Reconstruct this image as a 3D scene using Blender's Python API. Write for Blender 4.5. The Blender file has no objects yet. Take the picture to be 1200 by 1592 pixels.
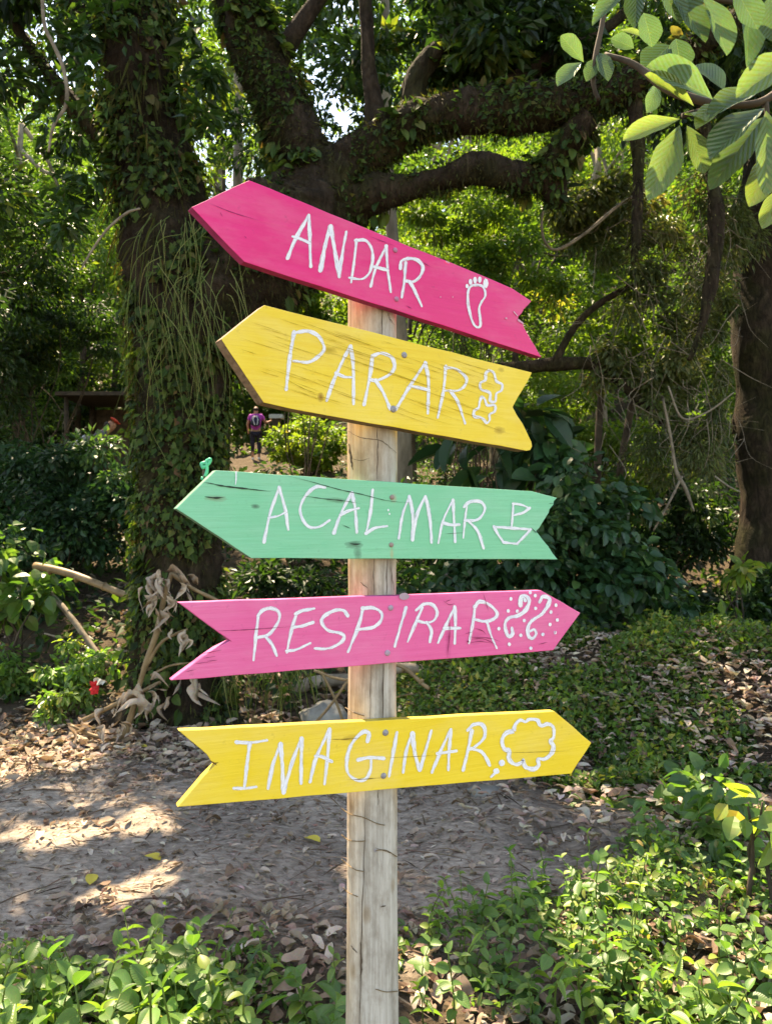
import bpy, math, random
import numpy as np
from mathutils import Vector, Matrix, noise as mnoise

# ------------------------------------------------------------------ camera, sky, sun, exposure
scene = bpy.context.scene
C = scene.collection
random.seed(7)
R = np.random.RandomState(11)
FPX = 1190.0                      # focal length in pixels of the 1592 px high photograph
EYE = 1.5
SUN_EL, SUN_AZ = math.radians(60), math.radians(-28)

cam_data = bpy.data.cameras.new('camera')
cam = bpy.data.objects.new('camera', cam_data); C.objects.link(cam)
cam.location = (0, 0, EYE); cam.rotation_euler = (math.radians(90), 0, 0)
cam_data.sensor_fit = 'VERTICAL'; cam_data.sensor_height = 36; cam_data.lens = 36 * FPX / 1592
cam_data.clip_start = 0.05; cam_data.clip_end = 1500
cam_data.dof.use_dof = True; cam_data.dof.focus_distance = 1.78; cam_data.dof.aperture_fstop = 9.0
scene.camera = cam

world = bpy.data.worlds.new('World'); scene.world = world; world.use_nodes = True
wn = world.node_tree; wn.nodes.clear()
sky = wn.nodes.new('ShaderNodeTexSky'); sky.sky_type = 'NISHITA'; sky.sun_disc = False
sky.sun_elevation = SUN_EL; sky.sun_rotation = SUN_AZ; sky.dust_density = 0.4; sky.air_density = 1.0; sky.ozone_density = 1.0
bg = wn.nodes.new('ShaderNodeBackground'); bg.inputs['Strength'].default_value = 0.125
wo = wn.nodes.new('ShaderNodeOutputWorld')
wn.links.new(sky.outputs[0], bg.inputs[0]); wn.links.new(bg.outputs[0], wo.inputs[0])

sun_vec = Vector((math.sin(SUN_AZ) * math.cos(SUN_EL), math.cos(SUN_AZ) * math.cos(SUN_EL), math.sin(SUN_EL)))
sl = bpy.data.lights.new('sun', 'SUN'); sl.energy = 4.4; sl.angle = math.radians(0.5); sl.color = (1.0, 0.93, 0.82)
so = bpy.data.objects.new('sun', sl); C.objects.link(so)
so.rotation_euler = (-sun_vec).to_track_quat('-Z', 'Y').to_euler()

vs = scene.view_settings
scene.display_settings.display_device = 'sRGB'
vs.view_transform = 'Standard'; vs.look = 'None'; vs.gamma = 1.0; vs.use_curve_mapping = False
vs.exposure = 2.42
vs.use_white_balance = True; vs.white_balance_temperature = 9000; vs.white_balance_tint = 12
scene.cycles.use_denoising = True
scene.cycles.max_bounces = 8; scene.cycles.diffuse_bounces = 4; scene.cycles.transmission_bounces = 6
scene.cycles.glossy_bounces = 2

# ------------------------------------------------------------------ helpers
def W(u, v, y):
    """the point at depth y that the photograph shows at pixel u, v"""
    return Vector(((u - 600) / FPX * y, y, EYE - (v - 796) / FPX * y))

def sstep(a, b, x):
    t = np.clip((x - a) / (b - a), 0, 1); return t * t * (3 - 2 * t)

def H(x, y):
    """height of the ground"""
    x = np.asarray(x, float); y = np.asarray(y, float)
    right = sstep(-0.1, 0.5, x)
    z = 0.54 * right * sstep(4.0, 5.5, y) + (1 - right) * 0.40 * sstep(5.0, 7.2, y)
    z = z + 0.155 * np.clip(y - 6.0, 0, 19) + 0.50 * np.clip(y - 27, 0, 40)
    z = z + 0.06 * np.clip(x - 1.6, 0, 3) * sstep(3.4, 5.0, y) 
    z = z - 0.42 * right * sstep(5.6, 6.4, y) * (1 - sstep(8, 10.5, y))
    bump = 0.020 * np.sin(3.1 * x + 1.3 * y) + 0.014 * np.sin(7.3 * x - 4.1 * y + 1) + 0.008 * np.sin(13 * x + 9 * y + 2)
    amp = 1 + 2.2 * sstep(5, 9, y)
    return z + bump * amp * sstep(1.2, 2.2, np.abs(y) + np.abs(x) * .3)

def frame_from(D, N):
    """rotation matrices (n,3,3) with columns x, y=D, z~N"""
    D = D / (np.linalg.norm(D, axis=1, keepdims=True) + 1e-9)
    X = np.cross(D, N); ln = np.linalg.norm(X, axis=1, keepdims=True)
    X = np.where(ln < 1e-4, np.array([[1., 0, 0]]), X / (ln + 1e-9))
    Z = np.cross(X, D)
    return np.stack([X, D, Z], axis=2)

class MB:
    """collects geometry and links it as one mesh object"""
    def __init__(s): s.V, s.F, s.T, s.n, s.M = [], [], [], 0, []
    def add(s, V, F, tint=0.5, mat=0):
        V = np.asarray(V, float).reshape(-1, 3)
        for f in (F if isinstance(F, list) else [F]):
            f = np.asarray(f, int)
            if f.size: s.F.append(f + s.n); s.M.append(np.full(len(f), mat))
        s.T.append(np.broadcast_to(np.asarray(tint, float), (len(V),)).copy())
        s.V.append(V); s.n += len(V)
    def mesh(s, name, mats, smooth=True):
        me = bpy.data.meshes.new(name)
        V = np.concatenate(s.V)
        me.vertices.add(len(V)); me.vertices.foreach_set('co', V.ravel().astype(np.float32))
        li = np.concatenate([f.ravel() for f in s.F]); tot = np.concatenate([np.full(len(f), f.shape[1]) for f in s.F])
        st = np.concatenate([[0], np.cumsum(tot)[:-1]])
        me.loops.add(len(li)); me.loops.foreach_set('vertex_index', li.astype(np.int32))
        me.polygons.add(len(tot)); me.polygons.foreach_set('loop_start', st.astype(np.int32)); me.polygons.foreach_set('loop_total', tot.astype(np.int32))
        me.polygons.foreach_set('material_index', np.concatenate(s.M).astype(np.int32))
        me.update(calc_edges=True)
        me.polygons.foreach_set('use_smooth', np.full(len(tot), smooth))
        a = me.attributes.new('tint', 'FLOAT', 'POINT'); a.data.foreach_set('value', np.concatenate(s.T).astype(np.float32))
        for m in (mats if isinstance(mats, (list, tuple)) else [mats]): me.materials.append(m)
        me.validate()
        return me
    def build(s, name, mats, parent=None, smooth=True):
        return link(name, s.mesh(name, mats, smooth), parent)

def link(name, me, parent=None):
    o = bpy.data.objects.new(name, me); C.objects.link(o)
    if parent is not None: o.parent = parent
    return o

def tag(o, label=None, cat=None, group=None, kind=None):
    if label: o['label'] = label
    if cat: o['category'] = cat
    if group: o['group'] = group
    if kind: o['kind'] = kind
    return o

def thing(name, label, cat, loc=(0, 0, 0), group=None):
    o = bpy.data.objects.new(name, None); o.empty_display_size = 0.1; C.objects.link(o); o.location = loc
    return tag(o, label, cat, group)

def copy_tree(o, parent=None):
    c = o.copy(); C.objects.link(c)
    if parent is not None: c.parent = parent
    for ch in list(o.children): copy_tree(ch, c)
    return c

def smooth_path(P, n=6):
    P = np.asarray(P, float)
    if len(P) < 3: 
        t = np.linspace(0, 1, n + 1)[:, None]; return P[0] * (1 - t) + P[-1] * t
    Q = np.vstack([2 * P[0] - P[1], P, 2 * P[-1] - P[-2]]); out = []
    for i in range(1, len(Q) - 2):
        p0, p1, p2, p3 = Q[i - 1], Q[i], Q[i + 1], Q[i + 2]
        for t in np.linspace(0, 1, n, endpoint=False):
            out.append(0.5 * (2 * p1 + (p2 - p0) * t + (2 * p0 - 5 * p1 + 4 * p2 - p3) * t * t + (3 * p1 - p0 - 3 * p2 + p3) * t ** 3))
    out.append(P[-1]); return np.array(out)

def tube(P, Rd, sides=8, rough=0.0, freq=4.0, cap=True, seed=0.0):
    """swept tube; returns verts and quads"""
    P = np.asarray(P, float); n = len(P); Rd = np.broadcast_to(np.asarray(Rd, float), (n,))
    T = np.gradient(P, axis=0); T /= np.linalg.norm(T, axis=1, keepdims=True) + 1e-9
    up = np.array([0, 1., 0]) if abs(T[0][1]) < .9 else np.array([1., 0, 0])
    X = np.cross(T[0], up); X /= np.linalg.norm(X); V = []
    ang = np.linspace(0, 2 * np.pi, sides, endpoint=False)
    for i in range(n):
        X = X - T[i] * (X @ T[i]); X /= np.linalg.norm(X) + 1e-9
        Y = np.cross(T[i], X)
        ring = P[i] + Rd[i] * (np.cos(ang)[:, None] * X + np.sin(ang)[:, None] * Y)
        if rough:
            for k in range(sides):
                q = ring[k]; d = q - P[i]
                w = mnoise.noise(Vector((q[0] * freq + seed, q[1] * freq, q[2] * freq * .35))) + .5 * mnoise.noise(Vector((q[0] * freq * 3, q[1] * freq * 3 + seed, q[2] * freq)))
                if sides > 30: w += .35 * mnoise.noise(Vector((q[0] * freq * 8, q[1] * freq * 8, q[2] * freq * 4 + seed))) + .2 * mnoise.noise(Vector((q[0] * freq * 17, q[1] * freq * 17, q[2] * freq * 9 + seed)))
                ring[k] = P[i] + d * (1 + rough * w)
        V.append(ring)
    V = np.concatenate(V)
    i = np.arange(n - 1)[:, None] * sides; k = np.arange(sides)[None]; k2 = (k + 1) % sides
    Fq = np.stack([i + k, i + k2, i + sides + k2, i + sides + k], axis=-1).reshape(-1, 4)
    F = [Fq]
    if cap:
        V = np.vstack([V, P[0], P[-1]]); a, b = len(V) - 2, len(V) - 1
        kk = np.arange(sides)
        F.append(np.stack([np.full(sides, a), (kk + 1) % sides, kk], 1))
        F.append(np.stack([np.full(sides, b), (n - 1) * sides + kk, (n - 1) * sides + (kk + 1) % sides], 1))
    return V, F

# leaf shapes: y runs along the leaf from 0 to 1, x across, z up
def leaf_quad(w=.45, fold=.10):
    V = np.array([[0, 0, 0], [-w / 2, .45, fold], [0, 1, -.05], [w / 2, .45, fold]])
    return V, np.array([[0, 3, 2], [0, 2, 1]])
def leaf_oval(w=.5, fold=.08, droop=.12, n=5, blunt=1.0, rnd=.75):
    ys = np.linspace(0, 1, n + 1)[1:-1]
    if rnd < .7: ys = np.concatenate([ys, [1 - .25 / n]])
    wd = np.sin(np.pi * ys ** blunt) ** rnd * w / 2
    V = [[0, 0, 0]]
    for y, d in zip(ys, wd):
        z = -droop * y * y
        V += [[-d, y, z + fold * d / w * 2], [0, y, z], [d, y, z + fold * d / w * 2]]
    V.append([0, 1, -droop]); F3, F4 = [], []
    F3 += [[0, 2, 1], [0, 3, 2]]; m = len(ys)
    for i in range(m - 1):
        a = 1 + 3 * i; b = a + 3
        F4 += [[a, a + 1, b + 1, b], [a + 1, a + 2, b + 2, b + 1]]
    a = 1 + 3 * (m - 1); t = len(V) - 1
    F3 += [[a, a + 1, t], [a + 1, a + 2, t]]
    return np.array(V), [np.array(F3), np.array(F4)]

def scatter(mb, tmpl, P, D, N, S, tint, mat=0):
    TV, TF = tmpl; n = len(P)
    if n == 0: return
    S = np.asarray(S, float)
    if S.ndim == 1: S = np.repeat(S[:, None], 3, 1)
    M = frame_from(D, N)
    L = TV[None] * S[:, None, :]
    V = np.einsum('nij,nkj->nki', M, L) + P[:, None, :]
    k = len(TV); off = (np.arange(n) * k)[:, None, None]
    F = [(f[None] + off).reshape(-1, f.shape[1]) for f in (TF if isinstance(TF, list) else [TF])]
    mb.add(V.reshape(-1, 3), F, np.repeat(tint, k), mat)

def rdir(n, up=0.0):
    d = R.normal(size=(n, 3)); d[:, 2] += up
    return d / np.linalg.norm(d, axis=1, keepdims=True)

# ------------------------------------------------------------------ materials
def new_mat(name):
    m = bpy.data.materials.new(name); m.use_nodes = True
    nt = m.node_tree; nt.nodes.clear()
    out = nt.nodes.new('ShaderNodeOutputMaterial')
    return m, nt, out
def N_(nt, t, **kw):
    n = nt.nodes.new(t)
    for k, v in kw.items(): setattr(n, k, v)
    return n
def ramp(nt, stops, interp='LINEAR'):
    r = nt.nodes.new('ShaderNodeValToRGB'); e = r.color_ramp; e.interpolation = interp
    while len(e.elements) < len(stops): e.elements.new(.5)
    for el, (p, c) in zip(e.elements, stops): el.position = p; el.color = (*c, 1) if len(c) == 3 else c
    return r
def noise_tex(nt, vec, scale, detail=4, rough=.55, dist=0.0):
    n = nt.nodes.new('ShaderNodeTexNoise'); n.inputs['Scale'].default_value = scale; n.inputs['Detail'].default_value = detail
    n.inputs['Roughness'].default_value = rough; n.inputs['Distortion'].default_value = dist
    if vec is not None: nt.links.new(vec, n.inputs['Vector'])
    return n
def mapping(nt, vec, scale=(1, 1, 1), rot=(0, 0, 0), loc=(0, 0, 0)):
    m = nt.nodes.new('ShaderNodeMapping'); m.inputs['Scale'].default_value = scale; m.inputs['Rotation'].default_value = rot; m.inputs['Location'].default_value = loc
    nt.links.new(vec, m.inputs['Vector']); return m
def mix(nt, fac, a, b, mode='MIX'):
    m = nt.nodes.new('ShaderNodeMix'); m.data_type = 'RGBA'; m.blend_type = mode
    for s, v in ((m.inputs[0], fac), (m.inputs[6], a), (m.inputs[7], b)):
        if hasattr(v, 'links') or hasattr(v, 'is_linked'): nt.links.new(v, s)
        elif isinstance(v, (tuple, list)): s.default_value = (*v, 1) if len(v) == 3 else v
        else: s.default_value = v
    return m.outputs[2]
def bump(nt, h, strength=.3, dist=.01):
    b = nt.nodes.new('ShaderNodeBump'); b.inputs['Strength'].default_value = strength; b.inputs['Distance'].default_value = dist
    nt.links.new(h, b.inputs['Height']); return b.outputs[0]
def principled(nt, out, color, rough=.6, normal=None, spec=.3, metal=0.0):
    p = nt.nodes.new('ShaderNodeBsdfPrincipled')
    if isinstance(color, tuple): p.inputs['Base Color'].default_value = (*color, 1)
    else: nt.links.new(color, p.inputs['Base Color'])
    p.inputs['Roughness'].default_value = rough; p.inputs['Specular IOR Level'].default_value = spec; p.inputs['Metallic'].default_value = metal
    if normal is not None: nt.links.new(normal, p.inputs['Normal'])
    nt.links.new(p.outputs[0], out.inputs[0]); return p

def leaf_mat(name, stops, trans=.4, rough=.45, spec=.35, glow=(1.95, 1.95, .85), vein=0.0):
    m, nt, out = new_mat(name)
    at = N_(nt, 'ShaderNodeAttribute', attribute_name='tint')
    r = ramp(nt, stops); nt.links.new(at.outputs['Fac'], r.inputs[0])
    col = r.outputs[0]; nrm = None
    tc = N_(nt, 'ShaderNodeTexCoord')
    nz = noise_tex(nt, tc.outputs['Object'], 18, 3)
    col = mix(nt, .35, col, mix(nt, 1.0, col, nz.outputs['Color'], 'OVERLAY'))
    if vein:
        w = N_(nt, 'ShaderNodeTexWave', wave_type='BANDS', bands_direction='Y'); w.inputs['Scale'].default_value = 3.2; w.inputs['Distortion'].default_value = 2.6; w.inputs['Detail'].default_value = 3
        mp = mapping(nt, tc.outputs['Object'], (1, 1, 1)); 
        sx = N_(nt, 'ShaderNodeSeparateXYZ'); nt.links.new(tc.outputs['Object'], sx.inputs[0])
        ab = N_(nt, 'ShaderNodeMath', operation='ABSOLUTE'); nt.links.new(sx.outputs[0], ab.inputs[0])
        ad = N_(nt, 'ShaderNodeMath', operation='MULTIPLY_ADD'); nt.links.new(ab.outputs[0], ad.inputs[0]); ad.inputs[1].default_value = -.8; nt.links.new(sx.outputs[1], ad.inputs[2])
        cb = N_(nt, 'ShaderNodeCombineXYZ'); nt.links.new(ad.outputs[0], cb.inputs[1]); nt.links.new(cb.outputs[0], w.inputs['Vector'])
        nrm = bump(nt, w.outputs['Fac'], vein, .02)
        mid = N_(nt, 'ShaderNodeMath', operation='LESS_THAN'); nt.links.new(ab.outputs[0], mid.inputs[0]); mid.inputs[1].default_value = .010
        mf = N_(nt, 'ShaderNodeMath', operation='MULTIPLY'); nt.links.new(mid.outputs[0], mf.inputs[0]); mf.inputs[1].default_value = .45
        col = mix(nt, mf.outputs[0], col, (.18, .25, .08))
    if vein:
        oi = N_(nt, 'ShaderNodeObjectInfo'); va = N_(nt, 'ShaderNodeVectorMath', operation='ADD'); nt.links.new(tc.outputs['Object'], va.inputs[0]); nt.links.new(oi.outputs['Location'], va.inputs[1])
        sp = noise_tex(nt, va.outputs[0], 7, 5, .7); sr = ramp(nt, [(.63, (0, 0, 0)), (.70, (.75,) * 3)]); nt.links.new(sp.outputs['Fac'], sr.inputs[0]); col = mix(nt, sr.outputs[0], col, (.20, .15, .05))
        hv = N_(nt, 'ShaderNodeHueSaturation'); nt.links.new(col, hv.inputs['Color']); rv = N_(nt, 'ShaderNodeMapRange'); nt.links.new(oi.outputs['Random'], rv.inputs[0]); rv.inputs[3].default_value = .72; rv.inputs[4].default_value = 1.22; nt.links.new(rv.outputs[0], hv.inputs['Value']); col = hv.outputs[0]
    p = principled(nt, out, col, rough, nrm, spec)
    t = N_(nt, 'ShaderNodeBsdfTranslucent')
    nt.links.new(mix(nt, 1.0, col, glow, 'MULTIPLY'), t.inputs[0])
    ms = N_(nt, 'ShaderNodeMixShader'); ms.inputs[0].default_value = trans
    nt.links.new(p.outputs[0], ms.inputs[1]); nt.links.new(t.outputs[0], ms.inputs[2]); nt.links.new(ms.outputs[0], out.inputs[0])
    return m

def simple_mat(name, c1, c2, scale=8, rough=.7, stretch=(1, 1, 1), bs=.4, spec=.25, bd=.01):
    m, nt, out = new_mat(name); tc = N_(nt, 'ShaderNodeTexCoord')
    mp = mapping(nt, tc.outputs['Object'], stretch)
    n = noise_tex(nt, mp.outputs[0], scale, 6, .62)
    r = ramp(nt, [(.32, c1), (.68, c2)]); nt.links.new(n.outputs['Fac'], r.inputs[0])
    principled(nt, out, r.outputs[0], rough, bump(nt, n.outputs['Fac'], bs, bd) if bs else None, spec)
    return m

M = {}
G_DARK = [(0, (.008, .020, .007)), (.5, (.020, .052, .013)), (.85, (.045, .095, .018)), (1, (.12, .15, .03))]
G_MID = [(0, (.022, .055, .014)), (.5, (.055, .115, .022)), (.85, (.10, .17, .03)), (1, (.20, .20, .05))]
G_LIME = [(0, (.04, .09, .018)), (.5, (.085, .155, .025)), (.9, (.15, .21, .035)), (1, (.25, .24, .06))]  # lighter greens, also put on foliage meant to look sunlit
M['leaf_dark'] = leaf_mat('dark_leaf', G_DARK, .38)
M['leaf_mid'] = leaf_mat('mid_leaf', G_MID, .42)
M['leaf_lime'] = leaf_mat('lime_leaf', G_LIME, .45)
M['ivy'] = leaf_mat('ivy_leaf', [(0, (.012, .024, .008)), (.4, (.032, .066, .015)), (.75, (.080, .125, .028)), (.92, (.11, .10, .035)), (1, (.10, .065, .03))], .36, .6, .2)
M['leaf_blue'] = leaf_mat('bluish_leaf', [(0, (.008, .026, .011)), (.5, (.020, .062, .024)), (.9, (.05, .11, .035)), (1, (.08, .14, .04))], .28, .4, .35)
M['leaf_olive'] = leaf_mat('olive_leaf', [(0, (.03, .045, .016)), (.5, (.07, .095, .03)), (.85, (.12, .13, .05)), (1, (.22, .18, .08))], .35)
M['leaf_near'] = leaf_mat('near_leaf', [(0, (.040, .085, .030)), (.5, (.090, .155, .065)), (1, (.19, .25, .075))], .36, .32, .6, (1.7, 1.8, .95), vein=.4)
M['leaf_weed'] = leaf_mat('weed_leaf', [(0, (.034, .085, .026)), (.45, (.082, .165, .042)), (.8, (.14, .22, .05)), (.95, (.23, .25, .06)), (1, (.26, .20, .07))], .42, .42, .4, (2.0, 2.25, .85), vein=.10)
M['dead_leaf'] = leaf_mat('dead_leaf', [(0, (.06, .042, .030)), (.35, (.16, .108, .075)), (.7, (.31, .238, .178)), (.93, (.46, .39, .315)), (1, (.45, .36, .06))], .15, .75, .15, (1.1, .9, .6))
M['moss_hair'] = leaf_mat('moss_hair', [(0, (.016, .013, .007)), (.5, (.042, .040, .014)), (.85, (.075, .085, .024)), (1, (.12, .11, .04))], .3, .7, .1)
M['vine_green'] = leaf_mat('green_vine', [(0, (.05, .075, .02)), (.6, (.11, .16, .035)), (1, (.20, .21, .07))], .3, .5, .3)
M['twig'] = simple_mat('pale_twig', (.08, .062, .042), (.24, .20, .15), 14, .8)
M['twig_dark'] = simple_mat('dark_twig', (.025, .018, .012), (.09, .066, .045), 9, .85)
def bark_mat():
    m, nt, out = new_mat('rough_bark'); tc = N_(nt, 'ShaderNodeTexCoord'); P = tc.outputs['Object']
    n1 = noise_tex(nt, mapping(nt, P, (1, 1, .4)).outputs[0], 13, 8, .7, .8); n2 = noise_tex(nt, P, 2.6, 5, .6)
    vo = N_(nt, 'ShaderNodeTexVoronoi', feature='DISTANCE_TO_EDGE'); vo.inputs['Scale'].default_value = 1
    wv = mix(nt, 1.0, mapping(nt, P, (26, 26, 8)).outputs[0], n1.outputs['Color'], 'ADD'); nt.links.new(wv, vo.inputs['Vector'])
    c1 = ramp(nt, [(.30, (.012, .009, .006)), (.55, (.040, .028, .019)), (.75, (.095, .070, .048))]); nt.links.new(n1.outputs['Fac'], c1.inputs[0])
    c2 = ramp(nt, [(.45, (0, 0, 0)), (.62, (.7,) * 3)]); nt.links.new(n2.outputs['Fac'], c2.inputs[0])
    col = mix(nt, c2.outputs[0], c1.outputs[0], mix(nt, 1.0, c1.outputs[0], (.75, 1.15, .55), 'MULTIPLY'))
    cr = ramp(nt, [(.0, (.35,) * 3), (.12, (1, 1, 1))]); nt.links.new(vo.outputs['Distance'], cr.inputs[0]); col = mix(nt, .3, col, mix(nt, 1.0, col, cr.outputs[0], 'MULTIPLY'))
    b1 = bump(nt, n1.outputs['Fac'], 1.0, .06); b = N_(nt, 'ShaderNodeBump'); b.inputs['Strength'].default_value = .35; b.inputs['Distance'].default_value = .03
    nt.links.new(cr.outputs[0], b.inputs['Height']); nt.links.new(b1, b.inputs['Normal'])
    principled(nt, out, col, .95, b.outputs[0], .12)
    return m
M['bark'] = bark_mat()
M['bark_grey'] = simple_mat('grey_bark', (.09, .075, .055), (.30, .25, .19), 7, .85, (1, 1, .3), .6)
M['bamboo'] = simple_mat('dry_bamboo', (.10, .065, .03), (.23, .16, .085), 9, .5, (1, 1, 1), .1)
M['rock'] = simple_mat('grey_rock', (.09, .09, .08), (.26, .25, .22), 5, .9, (1, 1, 1), .9)
M['nail'] = simple_mat('dull_nail', (.16, .15, .16), (.34, .33, .36), 200, .45, (1, 1, 1), .1, .5)

def ground_mat(name):
    m, nt, out = new_mat(name); tc = N_(nt, 'ShaderNodeTexCoord'); P = tc.outputs['Object']
    big = noise_tex(nt, P, .9, 4); fine = noise_tex(nt, mapping(nt, P, (1, 1.7, 1)).outputs[0], 22, 8, .72, .6)
    grit = noise_tex(nt, P, 90, 3, .7)
    r1 = ramp(nt, [(.30, (.14, .114, .094)), (.50, (.33, .28, .238)), (.72, (.50, .44, .38))]); nt.links.new(fine.outputs['Fac'], r1.inputs[0])
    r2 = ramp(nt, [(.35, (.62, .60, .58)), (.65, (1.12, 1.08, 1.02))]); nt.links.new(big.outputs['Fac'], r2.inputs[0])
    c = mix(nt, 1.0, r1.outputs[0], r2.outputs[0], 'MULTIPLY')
    vo = N_(nt, 'ShaderNodeTexVoronoi'); vo.inputs['Scale'].default_value = 26; vo.inputs['Randomness'].default_value = 1
    nt.links.new(mapping(nt, P, (1, 1.4, 1), (0, 0, .5)).outputs[0], vo.inputs['Vector'])
    r3 = ramp(nt, [(.0, (.55, .5, .45)), (.35, (1, 1, 1))]); nt.links.new(vo.outputs['Color'], r3.inputs[0])
    c = mix(nt, .55, c, mix(nt, 1.0, c, r3.outputs[0], 'MULTIPLY'))
    # forest floor is darker earth away from the trodden path
    at = N_(nt, 'ShaderNodeAttribute', attribute_name='tint')
    rs = ramp(nt, [(.30, (.035, .027, .018)), (.7, (.11, .08, .052))]); nt.links.new(fine.outputs['Fac'], rs.inputs[0])
    c = mix(nt, at.outputs['Fac'], c, rs.outputs[0])
    b1 = bump(nt, fine.outputs['Fac'], .9, .03)
    b = N_(nt, 'ShaderNodeBump'); b.inputs['Strength'].default_value = .5; b.inputs['Distance'].default_value = .01
    nt.links.new(grit.outputs['Fac'], b.inputs['Height']); nt.links.new(b1, b.inputs['Normal'])
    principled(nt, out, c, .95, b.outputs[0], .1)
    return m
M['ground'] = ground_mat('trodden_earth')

# ------------------------------------------------------------------ the ground: one sheet
def axis_steps(edges):
    a = [np.linspace(p, q, n, endpoint=False) for p, q, n in edges]
    return np.concatenate(a + [[edges[-1][1]]])
xs = axis_steps([(-400, -40, 8), (-40, -6, 34), (-6, 6, 240), (6, 40, 34), (40, 400, 8)])
ys = axis_steps([(-400, -20, 8), (-20, 1, 20), (1, 7, 150), (7, 30, 70), (30, 70, 25), (70, 500, 10)])
gx, gy = np.meshgrid(xs, ys); gz = H(gx, gy)
mb = MB(); nx, ny = len(xs), len(ys)
i = (np.arange(ny - 1)[:, None] * nx + np.arange(nx - 1)[None]).ravel()
earth = np.maximum(sstep(4.6, 5.6, gy - .35 * np.sin(gx * 2.2)), 0.0)
earth = np.maximum(earth, sstep(.1, .7, gx) * sstep(3.9, 4.5, gy))
earth = np.maximum(earth, 1 - sstep(2.2, 2.9, gy - np.clip(gx, 0, 2) * .45 + .15 * np.sin(gx * 3)))
mb.add(np.stack([gx, gy, gz], -1).reshape(-1, 3), np.stack([i, i + 1, i + nx + 1, i + nx], 1), earth.ravel())
tag(mb.build('ground', M['ground']), 'trodden earth path and forest floor rising to a hillside', None, None, 'structure')

# ------------------------------------------------------------------ foliage builders
def cloud(mb, centre, rad, nclump, nleaf, size, tmpl, clump_r=.3, tmean=.45, tsd=.18, shell=.55, droop=.35, mat=0, flat=1.0, org=None):
    """leaves in clumps inside an ellipsoid, with gaps between the clumps"""
    centre = np.asarray(centre, float); rad = np.asarray(rad, float)
    d = rdir(nclump); r = (shell + (1 - shell) * R.rand(nclump)) ** .7
    cc = centre + d * r[:, None] * rad
    ctint = R.normal(tmean, tsd * .8, nclump)
    k = R.randint(0, nclump, nleaf)
    off = rdir(nleaf) * (R.rand(nleaf) ** .45)[:, None] * clump_r * np.array([1, 1, .75 * flat])
    cs = R.uniform(.6, 1.25, nclump)
    P = cc[k] + off * cs[k][:, None] * (rad / rad.max())
    if org is not None:                                  # gaps in the canopy that let the sun through to the ground
        keep = np.ones(nleaf, bool); S_ = np.array(sun_vec)
        for p, r_ in DAPPLE:
            q = P + org - p; t_ = q @ S_; keep &= ~((t_ > 1.0) & (np.linalg.norm(q - t_[:, None] * S_, axis=1) < r_))
        P, off, k = P[keep], off[keep], k[keep]; nleaf = len(P)
    D = off / (np.linalg.norm(off, axis=1, keepdims=True) + 1e-6) + rdir(nleaf) * .7; D[:, 2] -= droop
    Nn = rdir(nleaf) * .75; Nn[:, 2] += 1.0
    S = size * R.uniform(.6, 1.25, nleaf)
    scatter(mb, tmpl, P, D, Nn, S, np.clip(ctint[k] + R.normal(0, tsd * .7, nleaf), 0, 1), mat)
    return cc

def gp(u, v):
    """the point of the ground seen at pixel u, v"""
    for y in np.linspace(1.5, 12, 1400):
        p = W(u, v, y)
        if p.z <= float(H(p.x, p.y)): break
    return np.array(p)
DAPPLE = [(gp(u, v), r) for u, v, r in ((40, 1300, .12), (130, 1295, .12), (230, 1290, .10), (330, 1285, .13), (440, 1288, .15), (30, 1190, .18), (110, 1180, .15), (430, 1240, .2), (520, 1238, .2), (660, 1285, .18), (730, 1290, .15), (290, 1385, .15), (200, 1400, .12), (470, 1350, .12),
          (660, 1085, .3), (720, 1110, .2), (860, 1080, .25), (990, 1150, .25), (1120, 1140, .3), (1060, 1220, .25), (1140, 1290, .3), (930, 1250, .15), (1000, 1040, .2), (800, 1130, .15), (100, 1090, .3), (140, 1150, .15), (260, 1160, .12),
          (1150, 1450, .45), (1080, 1540, .4), (900, 1480, .25), (760, 1380, .2), (690, 1540, .2), (980, 1400, .25), (820, 1570, .2))]
DR = np.random.RandomState(3)
DAPPLE = [(gp(u + DR.normal(0, 45), v + DR.normal(0, 7)), r_ * DR.uniform(.7, 1.35)) for (p_, r_), (u, v) in zip(DAPPLE[:14], ((40, 1300), (130, 1295), (230, 1290), (330, 1285), (440, 1288), (30, 1190), (110, 1180), (430, 1240), (520, 1238), (660, 1285), (730, 1290), (290, 1385), (200, 1400), (470, 1350))) for _ in range(4)] + DAPPLE[14:]
DAPPLE += [(np.array(W(u, v, y)), r) for u, v, y, r in ((1000, 380, 7, .4), (1020, 560, 7, .35), (1070, 690, 7, .35), (940, 330, 7, .4), (880, 800, 6.2, .25), (980, 900, 6.1, .25), (60, 540, 9.5, .5), (90, 300, 8, .5), (760, 900, 6.2, .2), (1130, 888, 6.3, .3), (270, 450, 5.1, .3), (250, 620, 5.2, .2), (330, 760, 5.2, .2), (300, 900, 5.2, .15), (230, 240, 5.2, .2), (150, 150, 5.0, .3),
          (430, 160, 5.3, .2), (700, 190, 5.1, .2), (70, 900, 6.1, .25))]
QUAD = leaf_quad(.46, .08); QUAD_W = leaf_quad(.62, .10); QUAD_N = leaf_quad(.22, .05)
OVAL = leaf_oval(.52, .10, .18, 4, .95, .66); OVAL_W = leaf_oval(.70, .10, .22, 4, .85, .66)

def limb_path(a, b, sag=.1, n=5, wob=.08):
    a, b = np.asarray(a, float), np.asarray(b, float); L = np.linalg.norm(b - a)
    t = np.linspace(0, 1, n)[:, None]
    P = a * (1 - t) + b * t; P[1:-1] += R.normal(0, wob * L, (n - 2, 3)) * .5
    P[:, 2] += sag * L * np.sin(t[:, 0] * np.pi)
    return P

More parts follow.
